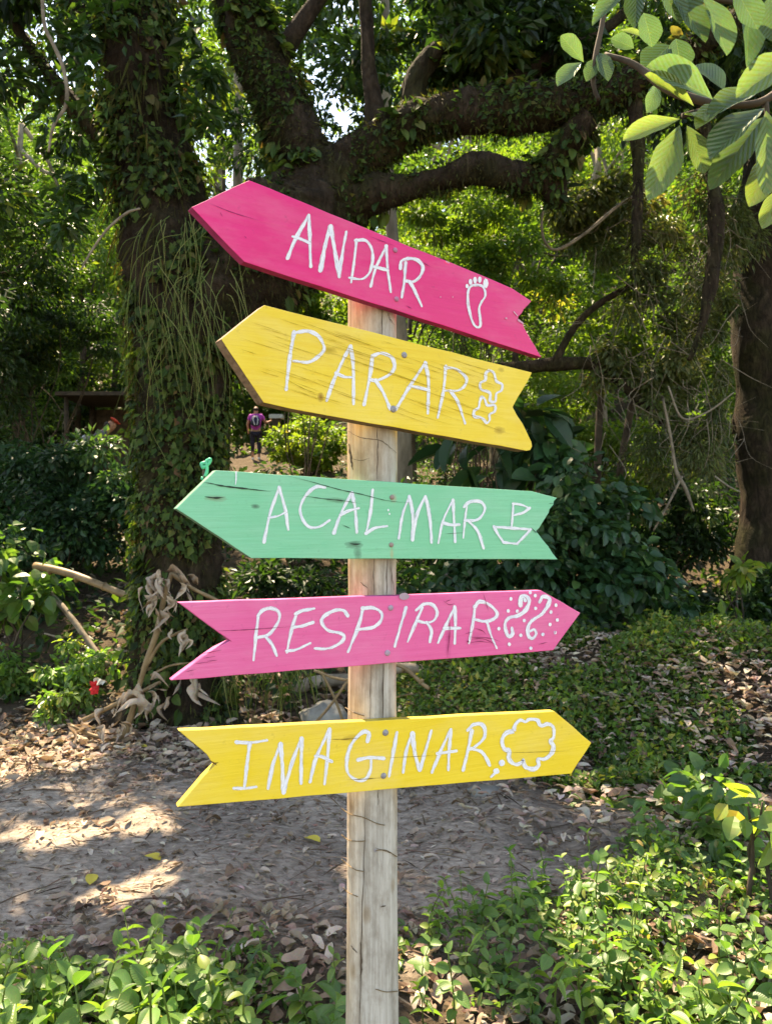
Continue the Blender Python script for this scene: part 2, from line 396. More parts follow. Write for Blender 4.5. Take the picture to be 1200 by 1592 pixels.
def make_tree(name, label, cat, loc, h, tr, crown_c, crown_r, nclump, nleaf, size, lmat, bmat, group=None, clump_r=.5, tmpl=QUAD, lean=(0, 0), tmean=.45, nlimb=9):
    t = thing(name, label, cat, loc, group)
    mb = MB(); top = np.array([lean[0], lean[1], h])
    P = smooth_path([[0, 0, -.3], [lean[0] * .2 + R.normal(0, .05), lean[1] * .2, h * .3], [lean[0] * .6, lean[1] * .6 + R.normal(0, .06), h * .65], top], 5)
    rr = np.linspace(tr * 1.25, tr * .35, len(P)); rr[0] *= 1.3
    mb.add(*tube(P, rr, 8, .12, 5 / max(tr, .1) * .2))
    lm = MB(); cc = cloud(lm, crown_c, crown_r, nclump, nleaf, size, tmpl, clump_r, tmean)
    for q in cc[:nlimb]:
        s = P[R.randint(len(P) // 2, len(P))]
        lp = limb_path(s, q); mb.add(*tube(smooth_path(lp, 3), np.linspace(tr * .35, tr * .07, len(smooth_path(lp, 3))), 5))
    mb.build('trunk', bmat, t); lm.build('crown', lmat, t, False)
    return t

# ------------------------------------------------------------------ the hillside forest behind
far_label = 'tall leafy forest tree in the sunlit mass on the hillside behind'
protos = []
for v in range(3):
    protos.append(make_tree('forest_tree', far_label, 'tree', (0, 0, -60), 5.5 + v, .16, (0, 0, 4.6 + v * .5), (2.5, 2.5, 3.3), 64, 19000, .108,
                            [M['leaf_mid'], M['leaf_lime'], M['leaf_mid']][v], M['bark_grey'], 'forest trees on the hillside', .75, QUAD_W))
spots = []
for y, n, x0, x1, sc in ((17, 3, -13, -6, 1.0), (17.5, 4, 1.0, 13, 1.0), (22.5, 7, -15, 16, 1.15), (30, 11, -20, 20, 1.75), (37, 11, -24, 24, 2.0), (46, 11, -30, 30, 2.3)):
    for k in range(n):
        x = x0 + (x1 - x0) * (k + .5) / n + R.uniform(-.7, .7)
        if -6.5 < x < -.3 and y < 27: continue          # the sunlit clearing with the hiker
        spots.append((x, y + R.uniform(-1.5, 1.5), sc))
SUNNY = [W(398, 665, 23.5), W(480, 690, 19), W(470, 480, 14), W(45, 465, 11), W(730, 330, 10), W(800, 450, 9.6), W(870, 640, 9), W(980, 720, 8.6), W(420, 720, 21), W(340, 180, 13), W(900, 500, 10), W(1000, 400, 7), W(1020, 560, 7), W(1070, 690, 7), W(60, 540, 9.5), W(90, 300, 8), W(980, 900, 6.2)]
def blocks_sun(x, y, top, r):
    c = Vector((x, y, float(H(x, y)) + top))
    for p in SUNNY:
        t = (c - p).dot(sun_vec)
        if t > 1.5 and (c - p - sun_vec * t).length < r: return True
    return False
spots = [q for q in spots if not blocks_sun(q[0], q[1], 5.2 * q[2], 3.2 * q[2])]
def clear_sky(x, y, sc):
    """trees stay low where the fork and the top left show the sky"""
    u = 600 + x / y * FPX; base = float(H(x, y))
    for gu, gv, gw in ((512, 240, 130), (110, 150, 130), (320, 20, 60)):
        if abs(u - gu) < gw: sc = min(sc, max(.5, ((796 - gv) / FPX * y + EYE - base) / 9.2))
    return sc
for k, (x, y, sc) in enumerate(spots):
    sc = clear_sky(x, y, sc)
    o = protos[k] if k < 3 else copy_tree(protos[k % 3])
    s = R.uniform(.9, 1.15) * sc
    tag(o, ['tall mid green forest tree on the wooded hillside behind', 'tall lime green forest tree on the wooded hillside behind', 'tall mid green forest tree on the wooded hillside behind'][k % 3], None, ['mid green hillside trees', 'lime green hillside trees', 'mid green hillside trees'][k % 3])
    o.location = (x, y, float(H(x, y)) - .1); o.rotation_euler = (0, 0, R.uniform(0, 6.28)); o.scale = (s, s, s * R.uniform(.9, 1.15))

# smaller trees and saplings between the path and the hill
und = 'slender understory tree with small dark leaves behind the signs'
mids = []
for v in range(3):
    mids.append(make_tree('understory_tree', und, 'tree', (0, 0, -60), 3.6, .07, (0, 0, 2.9), (1.35, 1.35, 1.9), 50, 13500, .078,
                          [M['leaf_mid'], M['leaf_lime'], M['leaf_dark']][v], M['twig_dark'], 'understory trees', .42, QUAD))
mspots = [q for q in [(-5.2, 8.6, 2, 1.15), (-7.0, 11.5, 0, 1.3), (-5.8, 16.4, 1, 1.2), (1.0, 12.5, 1, 1.2), (2.2, 10.2, 1, 1.05), (3.4, 12.5, 0, 1.3),
          (4.8, 10.0, 0, 1.1), (0.55, 15.5, 1, 1.2), (5.9, 13.5, 0, 1.4), (2.5, 14.5, 1, 1.3), (-9.0, 14.5, 1, 1.4), (-6.2, 15.5, 1, 1.3), (7.2, 10.5, 2, 1.2)] if not blocks_sun(q[0], q[1], 2.9 * q[3], 1.7 * q[3])]
used = set()
for x, y, v, s in mspots:
    o = mids[v] if v not in used else copy_tree(mids[v]); used.add(v)
    tag(o, ['slender mid green', 'slender lime green', 'slender dark green'][v] + ' understory tree in the wood behind the signs', None, ['mid green', 'lime green', 'dark green'][v] + ' understory trees')
    o.location = (x, y, float(H(x, y)) - .05); o.rotation_euler = (0, 0, R.uniform(0, 6.28)); o.scale = (s, s, s)

# ------------------------------------------------------------------ the great forked tree on the left
TD = 5.5
def px_path(rows, y0=TD, y1=None):
    P, rad = [], []
    for k, row in enumerate(rows):
        u, v, hw = row[:3]; y = row[3] if len(row) > 3 else (y0 if y1 is None else y0 + (y1 - y0) * k / (len(rows) - 1))
        P.append(W(u, v, y)); rad.append(hw * y / FPX)
    P, rad = np.array(P), np.array(rad)
    Q = smooth_path(np.hstack([P, rad[:, None]]), 20 if rad.max() > .1 and rad[0] < 2 else 6)
    return Q[:, :3], np.maximum(Q[:, 3], .004)
big = thing('forked_tree', 'huge forked tree wrapped in ivy and moss at the left', 'tree', tuple(W(285, 1150, TD)))
limbs = [
    [(285, 1185, 102), (284, 1140, 82), (281, 1080, 66), (278, 980, 58), (280, 880, 57), (280, 780, 57), (280, 680, 58), (286, 580, 68), (292, 490, 80), (270, 400, 72),
     (246, 300, 62), (228, 200, 56), (216, 100, 52), (207, 0, 50), (198, -150, 46), (180, -330, 42), (170, -480, 26)],
    [(312, 540, 70), (362, 460, 84), (420, 390, 84), (470, 335, 76), (484, 285, 50), (464, 232, 42), (434, 150, 39), (402, 70, 38), (372, -10, 36), (345, -130, 32), (330, -300, 26)],
    [(430, 390, 60, 5.5), (492, 318, 66, 5.48), (545, 258, 40, 5.45), (600, 216, 31, 5.4), (665, 182, 28, 5.35), (740, 172, 32, 5.3), (820, 166, 34, 5.25), (900, 156, 28, 5.2), (962, 138, 24, 5.1), (1050, 92, 20, 5.0), (1160, 20, 18, 4.9)],
    [(520, 320, 40, 5.48), (580, 304, 30, 5.44), (640, 290, 17, 5.4), (690, 276, 18, 5.35), (742, 262, 20, 5.3), (800, 274, 22, 5.3), (842, 272, 25, 5.3), (878, 226, 25, 5.25), (912, 182, 22, 5.2)],
    [(850, 270, 26, 5.3), (864, 306, 17, 5.3), (868, 322, 8, 5.3)],
    [(585, 225, 26), (582, 170, 16), (574, 110, 12), (568, 0, 10), (560, -140, 8)],
    [(650, 195, 26), (645, 130, 18), (690, 70, 15), (760, 5, 12), (830, -90, 9)],
    [(690, 190, 22), (770, 140, 13), (860, 90, 11), (960, 30, 8), (1020, -50, 6)],
    [(420, 110, 18), (480, 20, 13), (540, -60, 9)],
    [(220, 150, 26), (150, 60, 18), (95, -40, 14), (40, -180, 10)],
    [(240, 300, 26), (170, 220, 17), (120, 170, 13), (60, 90, 9), (10, 20, 6)],
    [(275, 420, 20), (240, 250, 9), (210, 0, 6)],
]
mb = MB(); LT = []
for k, rows in enumerate(limbs):
    P, rad = px_path(rows); LT.append((P, rad))
    mb.add(*tube(P - np.array(big.location), rad, 40 if rad.max() > .1 else 9, .30 if rad.max() > .1 else .12, 3.2, seed=k * 3.1))
for a, d in ((2.6, .75), (.3, .8), (-1.1, .6), (3.6, .9), (1.2, .7)):                  # buttress roots
    base = np.array(W(285, 1120, TD)); e = base + np.array([math.cos(a) * d, -abs(math.sin(a)) * d * .8, 0]); e[2] = float(H(e[0], e[1])) - .04
    P = smooth_path([base + [0, 0, .1], (base * .45 + e * .55) + [0, 0, -.02], e], 5)
    mb.add(*tube(P - np.array(big.location), np.linspace(.22, .05, len(P)), 9, .2, 4))
mb.build('trunk', M['bark'], big)

def on_tubes(tubes, n, zmin=-9, lift=.0):
    """points on the surface of the limbs, with the outward direction"""
    w = np.array([np.sum(np.linalg.norm(np.diff(P, axis=0), axis=1)) * r.mean() for P, r in tubes]); w /= w.sum()
    Ps, Ns = [], []
    for (P, r), m in zip(tubes, R.multinomial(n, w)):
        i = R.randint(0, len(P) - 1, m); t = R.rand(m)[:, None]
        c = P[i] * (1 - t) + P[i + 1] * t; T = P[i + 1] - P[i]; T /= np.linalg.norm(T, axis=1, keepdims=True) + 1e-9
        d = rdir(m); d -= T * np.sum(d * T, 1, keepdims=True); d /= np.linalg.norm(d, axis=1, keepdims=True) + 1e-9
        rr = (r[i] * (1 - t[:, 0]) + r[i + 1] * t[:, 0])
        Ps.append(c + d * (rr * 1.02 + lift)[:, None] if np.ndim(lift) else c + d * (rr * 1.02 + lift)[:, None]); Ns.append(d)
    return np.vstack(Ps), np.vstack(Ns)
loc = np.array(big.location)
mb = MB()
def wp2(u, v, y): return tuple(W(u, v, y))
# ivy: thick on the lower stem and the left stem, thinner along the limbs
P, Nn = on_tubes(LT[:1], 34000); patch = np.array([mnoise.noise(Vector(p) * 2.3) for p in P]); keep = (patch > -.12) & ((P[:, 2] < 2.9) | (patch > .02)) 
P, Nn = P[keep], Nn[keep]; n = len(P); P = P + Nn * (R.rand(n) ** 2 * .09)[:, None]
D = rdir(n) * .7; D[:, 2] -= .9
scatter(mb, QUAD_W, P - loc, D + Nn * .4, Nn + rdir(n) * .5, R.uniform(.30, 1, n) ** 2 * .085 + .008, np.clip(R.normal(.45, .28, n), 0, 1))
P, Nn = on_tubes(LT[1:5] + LT[9:11], 16000); patch = np.array([mnoise.noise(Vector(p) * 2.6 + Vector((5, 0, 0))) for p in P]); keep = patch > -.08
P, Nn = P[keep], Nn[keep]; n = len(P)
D = rdir(n) * .8; D[:, 2] -= .5
scatter(mb, QUAD, P - loc, D + Nn * .3, Nn + rdir(n) * .6, R.uniform(.03, .075, n), np.clip(R.normal(.35, .2, n), 0, 1))
P, Nn = on_tubes(LT[:5], 9000); patch = np.array([mnoise.noise(Vector(p) * 2.9 + Vector((0, 0, 7))) for p in P]); P, Nn = P[patch > .22], Nn[patch > .22]; n = len(P)
D = Nn + rdir(n) * .7; D[:, 2] -= .7
scatter(mb, OVAL, P - loc, D, Nn * .4 + rdir(n) * .6 + [0, 0, .7], R.uniform(.05, .13, n), np.clip(R.normal(.5, .25, n), 0, 1))
tag(mb.build('ivy', M['ivy'], big, False), kind='stuff')
mb = MB()                                                                              # hair-like moss and fern roots on the limbs
P, Nn = on_tubes(LT[:5] + LT[9:11], 26000); patch = np.array([mnoise.noise(Vector(p) * 3.1 + Vector((0, 9, 0))) for p in P]); P, Nn = P[patch > -.05], Nn[patch > -.05]; n = len(P)
D = Nn * .8 + rdir(n) * .5; D[:, 2] -= .9
scatter(mb, leaf_quad(.10, .01), P - loc, D, Nn + rdir(n) * .3, R.uniform(.03, .10, n), np.clip(R.normal(.36, .25, n), 0, 1))
P, Nn = on_tubes(LT[1:5], 16000); n = len(P); D = Nn * .9 + rdir(n) * .8; D[:, 2] -= .6
scatter(mb, leaf_quad(.14, .01), P - loc, D, Nn + rdir(n) * .3, R.uniform(.015, .065, n), np.clip(R.normal(.30, .25, n), 0, 1))
P, Nn = on_tubes(LT[:1], 1500); k_ = P[:, 2] > 2.2; P, Nn = P[k_], Nn[k_]; n = len(P); D = Nn * .35 + rdir(n) * .25; D[:, 2] -= 1.0
scatter(mb, leaf_quad(.05, .01), P + Nn * .02 - loc, D, Nn + rdir(n) * .3, R.uniform(.10, .34, n), np.clip(R.normal(.55, .3, n), 0, 1))
tag(mb.build('moss', M['moss_hair'], big, False), kind='stuff')
mb = MB()                                                                              # green stems hanging down the bark
for k in range(84):
    u = R.normal(292, 34) if k % 4 else R.uniform(200, 370); v = R.uniform(330, 520); p0 = np.array(W(u, v, TD - .42 - R.rand() * .12)); L = R.uniform(.3, .9)
    sw = R.normal(0, .12); P = smooth_path([p0, p0 + [sw * .6, -.08, .04 - L * .3], p0 + [sw, -.03, -L * .65], p0 + [sw * .8 + R.normal(0, .05), 0, -L]], 4)
    mb.add(*[q - loc if j == 0 else q for j, q in enumerate(tube(P, np.linspace(.0032, .0012, len(P)), 3, cap=False))], tint=np.clip(R.normal(.65, .3), 0, 1))
tag(mb.build('hanging_stems', M['vine_green'], big), kind='stuff')
mb = MB()                                                                              # its crown, high over the path, with a piece added at left to shade it
for c, r, nc, nl in (((-2.2, 7.2, 6.4), (2.6, 1.9, 1.5), 46, 9000), ((.6, 7.6, 6.9), (2.6, 2.0, 1.4), 40, 5600), ((3.4, 7.2, 6.6), (2.2, 2.0, 1.5), 32, 4600),
                     ((-4.8, 6.4, 5.8), (1.8, 1.8, 1.6), 34, 6500), ((-.6, 9.6, 8.6), (3.4, 2.0, 1.4), 36, 4600), ((-3.6, 5.2, 4.95), (.9, .9, .6), 16, 1400),
                     ((1.3, 5.9, 5.25), (1.7, .8, .5), 26, 3600), ((3.0, 5.6, 4.9), (1.2, .8, .6), 20, 2600),
                     ((-3.6, 6.2, 3.6), (.6, .7, .9), 16, 1500), ((-3.6, 7.3, 6.6), (1.3, 1.2, .8), 24, 2000), (wp2(540, 190, 7.5), (.5, .3, .5), 12, 420), (wp2(520, 110, 7.0), (.5, .3, .3), 10, 380), ((-1.9, 6.6, 6.5), (1.2, 1.0, .6), 18, 1300), (wp2(110, 150, 5.0), (.32, .3, .6), 12, 650), (wp2(130, 330, 5.2), (.25, .25, .5), 10, 500), (wp2(310, 130, 5.1), (.16, .2, .5), 9, 260), 
                     (wp2(700, 60, 5.6), (.9, .5, .4), 20, 2400), (wp2(820, 60, 5.5), (.8, .5, .4), 18, 2200), (wp2(60, 60, 5.4), (.7, .5, .6), 16, 2000)):
    cloud(mb, np.array(c) - loc, r, nc, int(nl * 1.25), .105, QUAD, min(.42, max(r) * .45), .46, .22, .35, .5, org=loc)
mb.build('crown', M['leaf_dark'], big, False)

# ------------------------------------------------------------------ other trunks and hanging vines
def px_tube(name, rows, mat, parent, sides=10, rough=.15, freq=6):
    o = np.array(parent.location); P, rad = px_path(rows); mb = MB(); mb.add(*tube(P - o, rad, sides, rough, freq))
    return mb.build(name, mat, parent)
def wp_(r, y): return tuple(W(r[0], r[1], y))
def ground_at(u, y): 
    x = (u - 600) / FPX * y; return (x, y, float(H(x, y)))
t = thing('slim_tree', 'slim pale straight trunk rising behind the signpost', 'tree', ground_at(632, 9.0))
px_tube('trunk', [(634, 900, 13, 9), (629, 740, 12, 9), (622, 520, 11, 9), (606, 320, 9, 9), (600, 150, 8, 9), (598, -60, 6, 9)], M['bark_grey'], t)
mb = MB(); cloud(mb, np.array(W(600, -40, 9)) - np.array(t.location), (1.3, 1.3, 1.0), 24, 4200, .13, QUAD, .4); mb.build('crown', M['leaf_mid'], t, False)
t = thing('slim_tree', 'thin bare straight trunk above the left tip of the top sign', 'tree', ground_at(372, 9.5))
px_tube('trunk', [(330, 800, 9, 9.5), (366, 400, 8, 9.5), (371, 130, 7, 9.5), (370, -80, 5, 9.5)], M['bark_grey'], t)
mb = MB(); cloud(mb, np.array(W(372, -60, 9.5)) - np.array(t.location), (1.2, 1.2, 1.0), 24, 6500, .10, QUAD, .4); mb.build('crown', M['leaf_mid'], t, False)
t = thing('broad_tree', 'broad dark trunk at the right edge behind the vine curtain', 'tree', ground_at(1186, 7.6))
px_tube('trunk', [(1188, 960, 52, 7.6), (1188, 830, 44, 7.6), (1186, 640, 42, 7.6), (1182, 430, 44, 7.6), (1200, 200, 40, 7.6), (1215, -60, 34, 7.6)], M['bark'], t, 16, .3, 4)
mb = MB(); cloud(mb, np.array(W(1180, 60, 7.8)) - np.array(t.location), (1.6, 1.2, 1.5), 34, 6500, .12, QUAD, .42, .42); mb.build('crown', M['leaf_dark'], t, False)
for rows, lab in (([(985, 150, 12, 5.1), (992, 230, 10, 5.1), (990, 300, 9, 5.1), (988, 372, 7, 5.1), (982, 410, 3, 5.1)], 'shaggy brown root hanging from the limb beside the big leaves'),
                  ([(1085, 120, 10, 5.3), (1105, 270, 9, 5.3), (1112, 340, 12, 5.3), (1106, 430, 11, 5.3), (1092, 500, 6, 5.3), (1070, 560, 3, 5.3)], 'twisted brown root hanging under the big leaves at the right')):
    P, rad = px_path(rows); mb = MB(); mb.add(*tube(P, rad, 8, .4, 9))
    Q, Nn = on_tubes([(P, rad)], 420); n = len(Q); D = Nn + rdir(n) * .5; D[:, 2] -= .8
    mb.add(*tube(P + np.array([.015, -.01, 0]), rad * .45, 5, .3, 14))
    o = mb.build('hanging_root', M['bark'], None); tag(o, lab, 'root')
    m2 = MB(); scatter(m2, leaf_quad(.12, .01), Q, D, Nn, R.uniform(.03, .10, n), np.clip(R.normal(.5, .25, n), 0, 1)); tag(m2.build('fibres', M['moss_hair'], o, False), kind='stuff')

for rows, lab in (([(66, -10, 3), (70, 40, 3), (84, 70, 3), (100, 110, 3.2), (104, 160, 3.2), (84, 195, 2.6), (76, 236, 2)], 'pale bare liana looping down at the top left corner'), ([(218, 324, 1.8), (196, 332, 2.2), (166, 358, 2.2), (142, 392, 1.8), (126, 420, 1.4)], 'thin pale twig arching off the left of the ivy trunk')):
    o = thing('bare_twig', lab, 'twig', wp_(rows[0], 4.75)); px_tube('stem', [(*r, 4.75) for r in rows], M['twig'], o, 6, .2, 20)
# the bare arching stem in front of the right-hand foliage
o = thing('arching_vine', 'long bare vine sagging in a curve right of the top sign', 'vine', tuple(W(870, 380, 6.2)))
px_tube('stem', [(1010, 290, 2.48, 6.2), (960, 320, 2.48, 6.2), (910, 362, 2.48, 6.2), (866, 388, 2.48, 6.2), (846, 374, 2.17, 6.2), (842, 340, 1.86, 6.2), (850, 300, 1.55, 6.2), (846, 265, 1.24, 6.2)], M['twig'], o, 6)
o = thing('bent_branch', 'dark bent branch reaching right behind the tails of the upper signs', 'branch', tuple(W(850, 570, 7)))
px_tube('stem', [(700, 575, 9, 7.2), (800, 572, 10, 7.1), (880, 565, 11, 7), (930, 570, 9, 7), (980, 610, 7, 7), (1030, 660, 5, 7)], M['bark'], o, 8)
px_tube('side_shoot', [(860, 566, 7, 7), (900, 500, 6, 7), (960, 455, 5, 7), (1050, 420, 3, 7)], M['bark'], o, 7)
for rows, lab in (([(928, 760, 6, 7.6), (930, 680, 6, 7.6), (935, 600, 5, 7.6), (945, 520, 4, 7.6)], 'thin black sapling stem behind the yellow sign tail'),
                  ([(962, 740, 6, 7.8), (972, 680, 6, 7.8), (985, 620, 5, 7.8), (1010, 560, 3, 7.8)], 'thin black leaning sapling stem right of the straight one')):
    o = thing('sapling', lab, 'sapling', tuple(W(rows[0][0], rows[0][1], rows[0][3])))
    px_tube('stem', rows, M['twig_dark'], o, 6); mb = MB()
    cloud(mb, np.array(W(rows[-1][0], rows[-1][1] - 20, rows[-1][3])) - np.array(o.location), (.5, .4, .45), 12, 1100, .085, QUAD, .22, .55)
    mb.build('foliage', M['leaf_lime'], o, False)

# curtain of vines and twigs on the right
o = thing('vine_curtain', 'tangled curtain of olive vines and pale bare twigs at the right', 'vines', tuple(W(1000, 760, 6.9)))
oc = np.array(o.location); mb = MB()
for u, v, ru, rv, nl, tm in ((940, 330, 100, 90, 3600, .45), (1040, 420, 110, 130, 5200, .45), (1095, 560, 60, 150, 4200, .42), (1000, 560, 90, 110, 3600, .5), (1060, 690, 80, 90, 3400, .4), (1120, 330, 70, 110, 2600, .4)):
    c = np.array(W(u, v, 7.0)) - oc; s = 7.0 / FPX
    cloud(mb, c, (ru * s, .35, rv * s), 26, nl, .075, QUAD_N if u > 1000 else QUAD, .2, tm, .22, .2, .9)
mb.build('foliage', M['leaf_olive'], o, False)
mb = MB()
for k in range(120):
    u, v = R.uniform(900, 1150), R.uniform(300, 700); p = np.array(W(u, v, 6.55 + R.rand() * .35)); L = R.uniform(.2, .75)
    a = R.normal(-1.2, .7); d = np.array([math.cos(a) * R.choice([-1, 1]), R.normal(0, .2), math.sin(a)])
    P = smooth_path([p, p + d * L * .4 + R.normal(0, .05, 3), p + d * L * .7 + R.normal(0, .08, 3), p + d * L + R.normal(0, .12, 3)], 4)
    mb.add(*[q - oc if j == 0 else q for j, q in enumerate(tube(P, np.linspace(R.uniform(.002, .005), .0012, len(P)), 4, cap=False))])
for rows in ([(1030, 620, 2), (1042, 680, 2.4), (1050, 730, 3), (1065, 760, 3.2), (1078, 795, 1.6)], [(1060, 740, 2), (1040, 780, 2), (1015, 825, 1.4)], [(1038, 600, 1.4), (1060, 650, 1.8), (1100, 640, 1.5), (1140, 610, 1)], [(1110, 740, 1.4), (1130, 755, 1.5), (1150, 765, 1)]):
    P, rad = px_path([(*r, 6.5) for r in rows]); mb.add(*tube(P - oc, rad, 6, .1, 9))
tag(mb.build('bare_twigs', M['twig'], o), kind='stuff')

# ------------------------------------------------------------------ bushes and broad leaved plants
def bush(name, label, cat, base, blobs, mat, tmpl, size, tmean=.45, stems=8, shell=.3, group=None):
    o = thing(name, label, cat, tuple(base), group); b = np.array(base); mb = MB(); sm = MB()
    for c, r, nc, nl, cr in blobs:
        cc = cloud(mb, np.array(c) - b, r, nc, nl, size, tmpl, cr, tmean, .2, shell, .5)
        for q in cc[:stems]:
            P = smooth_path(limb_path([R.normal(0, .05), R.normal(0, .05), -.05], q, .05), 3); sm.add(*tube(P, np.linspace(.012, .004, len(P)), 5))
    mb.build('foliage', mat, o, False); sm.build('stems', M['twig_dark'], o)
    return o
def wp(u, v, y): return tuple(W(u, v, y))
s6 = 6.3 / FPX
bush('broad_leaved_bush', 'dark glossy broad leaved bush on the bank right of the pink and green tails', 'bush', ground_at(880, 6.3),
     [(wp(830, 900, 6.3), (150 * s6, .5, 110 * s6), 34, 1700, .26), (wp(960, 950, 6.2), (110 * s6, .45, 90 * s6), 30, 1500, .24), (wp(890, 800, 6.4), (110 * s6, .4, 90 * s6), 26, 1100, .26), (wp(720, 950, 6.2), (90 * s6, .4, 80 * s6), 20, 900, .24)],
     M['leaf_blue'], OVAL_W, .105, .5)
bush('large_leaved_plant', 'dark plant with very large drooping leaves behind the tail of the green sign', 'plant', ground_at(800, 6.9),
     [(wp(800, 690, 6.9), (90 * 6.9 / FPX, .35, 90 * 6.9 / FPX), 16, 130, .3)], M['leaf_blue'], OVAL, .34, .3)
bush('sunny_sprig', 'small bright yellow green sprig in the dark hollow at the right', 'plant', ground_at(1130, 6.4), [(wp(1132, 888, 6.3), (.17, .15, .12), 7, 60, .10)], M['leaf_lime'], OVAL, .12, .75, 5)
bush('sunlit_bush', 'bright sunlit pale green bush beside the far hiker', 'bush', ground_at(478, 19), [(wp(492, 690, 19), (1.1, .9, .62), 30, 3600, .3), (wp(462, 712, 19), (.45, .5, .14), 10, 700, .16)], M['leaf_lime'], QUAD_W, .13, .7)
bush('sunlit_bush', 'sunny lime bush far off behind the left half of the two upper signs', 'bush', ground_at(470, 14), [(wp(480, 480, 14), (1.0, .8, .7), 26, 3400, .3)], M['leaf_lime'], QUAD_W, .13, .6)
bush('dark_hedge', 'dark hedge band below the far hiker between the trunk and the post', 'bush', ground_at(450, 8.2),
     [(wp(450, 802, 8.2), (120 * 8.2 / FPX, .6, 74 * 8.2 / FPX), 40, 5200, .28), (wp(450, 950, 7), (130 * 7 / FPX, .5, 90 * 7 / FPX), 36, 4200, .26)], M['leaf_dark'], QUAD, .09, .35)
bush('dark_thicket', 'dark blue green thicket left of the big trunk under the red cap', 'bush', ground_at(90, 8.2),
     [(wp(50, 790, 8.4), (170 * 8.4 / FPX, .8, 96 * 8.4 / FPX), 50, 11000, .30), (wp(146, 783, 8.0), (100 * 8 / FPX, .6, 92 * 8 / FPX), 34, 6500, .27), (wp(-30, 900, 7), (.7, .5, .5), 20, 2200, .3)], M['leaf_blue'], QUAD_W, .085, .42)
bush('dark_hedge', 'dark hedge band between the post and the large leaved plant', 'bush', ground_at(690, 8.0), [(wp(690, 830, 8.0), (95 * 8 / FPX, .6, 85 * 8 / FPX), 34, 4200, .27), (wp(660, 930, 7.0), (70 * 7 / FPX, .4, 60 * 7 / FPX), 20, 2000, .22)], M['leaf_dark'], QUAD, .09, .35)  # added so that the hollow right of the post turns dark
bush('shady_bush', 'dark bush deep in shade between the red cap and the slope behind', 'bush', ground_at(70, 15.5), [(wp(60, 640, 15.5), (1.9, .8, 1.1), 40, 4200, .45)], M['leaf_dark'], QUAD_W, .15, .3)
make_tree('lime_tree', 'glowing lime green crown seen between the two great stems', 'tree', (-2.75, 13, float(H(-2.75, 13))), 6.2, .08, (0, 0, 6.2), (1.4, 1.2, 2.0), 48, 11000, .085, M['leaf_lime'], M['twig_dark'], None, .4, QUAD, (0, 0), .5)
bush('far_bush', 'dark green bush on the slope just behind the far hiker', 'bush', ground_at(455, 26.5), [(wp(450, 640, 26.5), (1.9, .8, 1.0), 34, 3600, .45), (wp(360, 640, 26.5), (1.2, .8, 1.2), 22, 2200, .45)], M['leaf_mid'], QUAD_W, .2, .35)
bush('dark_shrub', 'dark shrub in the hollow below the hanging vines at the right', 'bush', ground_at(1010, 8.2), [(wp(1000, 840, 8.2), (.75, .5, .5), 26, 2600, .26), (wp(1090, 800, 8.4), (.6, .5, .45), 20, 2000, .26)], M['leaf_dark'], QUAD, .10, .35)  # dark leaves added to make the hollow behind the bank dark
bush('dark_shrub', 'low dark shrub along the back of the bank at the right edge', 'bush', ground_at(1120, 7.2), [(wp(1090, 950, 7.0), (.75, .4, .26), 24, 2200, .2), (wp(1200, 920, 7.0), (.4, .4, .35), 14, 1200, .2)], M['leaf_dark'], QUAD_W, .08, .38)  # likewise added, to darken the ground behind the bank
bush('leafy_thicket', 'green leafy thicket at the left edge above the hidden red cap', 'bush', ground_at(40, 9.5),
     [(wp(50, 530, 9.5), (1.2, .8, .62), 40, 9000, .33), (wp(30, 400, 9.8), (1.2, .8, .8), 40, 9000, .33)], M['leaf_dark'], QUAD, .08, .55)
bush('yellow_green_bush', 'yellow green sunlit bush at the left edge beside the big trunk', 'bush', ground_at(50, 11), [(wp(45, 465, 11), (.65, .5, .5), 16, 1700, .25)], M['leaf_lime'], QUAD_W, .13, .85)
bush('broad_weed', 'broad leaved green weed at the left edge near the bamboo pole', 'plant', ground_at(20, 6.1), [(wp(25, 900, 6.1), (.34, .25, .4), 14, 240, .2)], M['leaf_weed'], OVAL_W, .13, .4)
bush('low_weeds', 'low green weeds beside the bit of red litter', 'plant', ground_at(60, 5.9), [(wp(50, 1050, 5.9), (.5, .3, .22), 20, 900, .16), (wp(130, 1040, 5.75), (.3, .25, .22), 14, 700, .13)], M['leaf_weed'], OVAL, .06, .55)
bush('low_weeds', 'low bright weeds at the litter edge below the red bit', 'plant', ground_at(110, 5.4), [(wp(110, 1105, 5.3), (.24, .2, .14), 10, 420, .12)], M['leaf_weed'], OVAL, .055, .65)
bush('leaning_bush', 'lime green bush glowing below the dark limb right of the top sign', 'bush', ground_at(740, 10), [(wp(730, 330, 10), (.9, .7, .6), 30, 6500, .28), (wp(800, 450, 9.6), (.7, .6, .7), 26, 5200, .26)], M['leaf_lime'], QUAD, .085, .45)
bush('glowing_bush', 'bright yellow green bush behind the tail of the yellow sign', 'bush', ground_at(870, 9), [(wp(870, 640, 9), (.75, .6, .65), 28, 6000, .24), (wp(980, 720, 8.6), (.5, .4, .5), 18, 3400, .2)], M['leaf_lime'], QUAD, .075, .5)

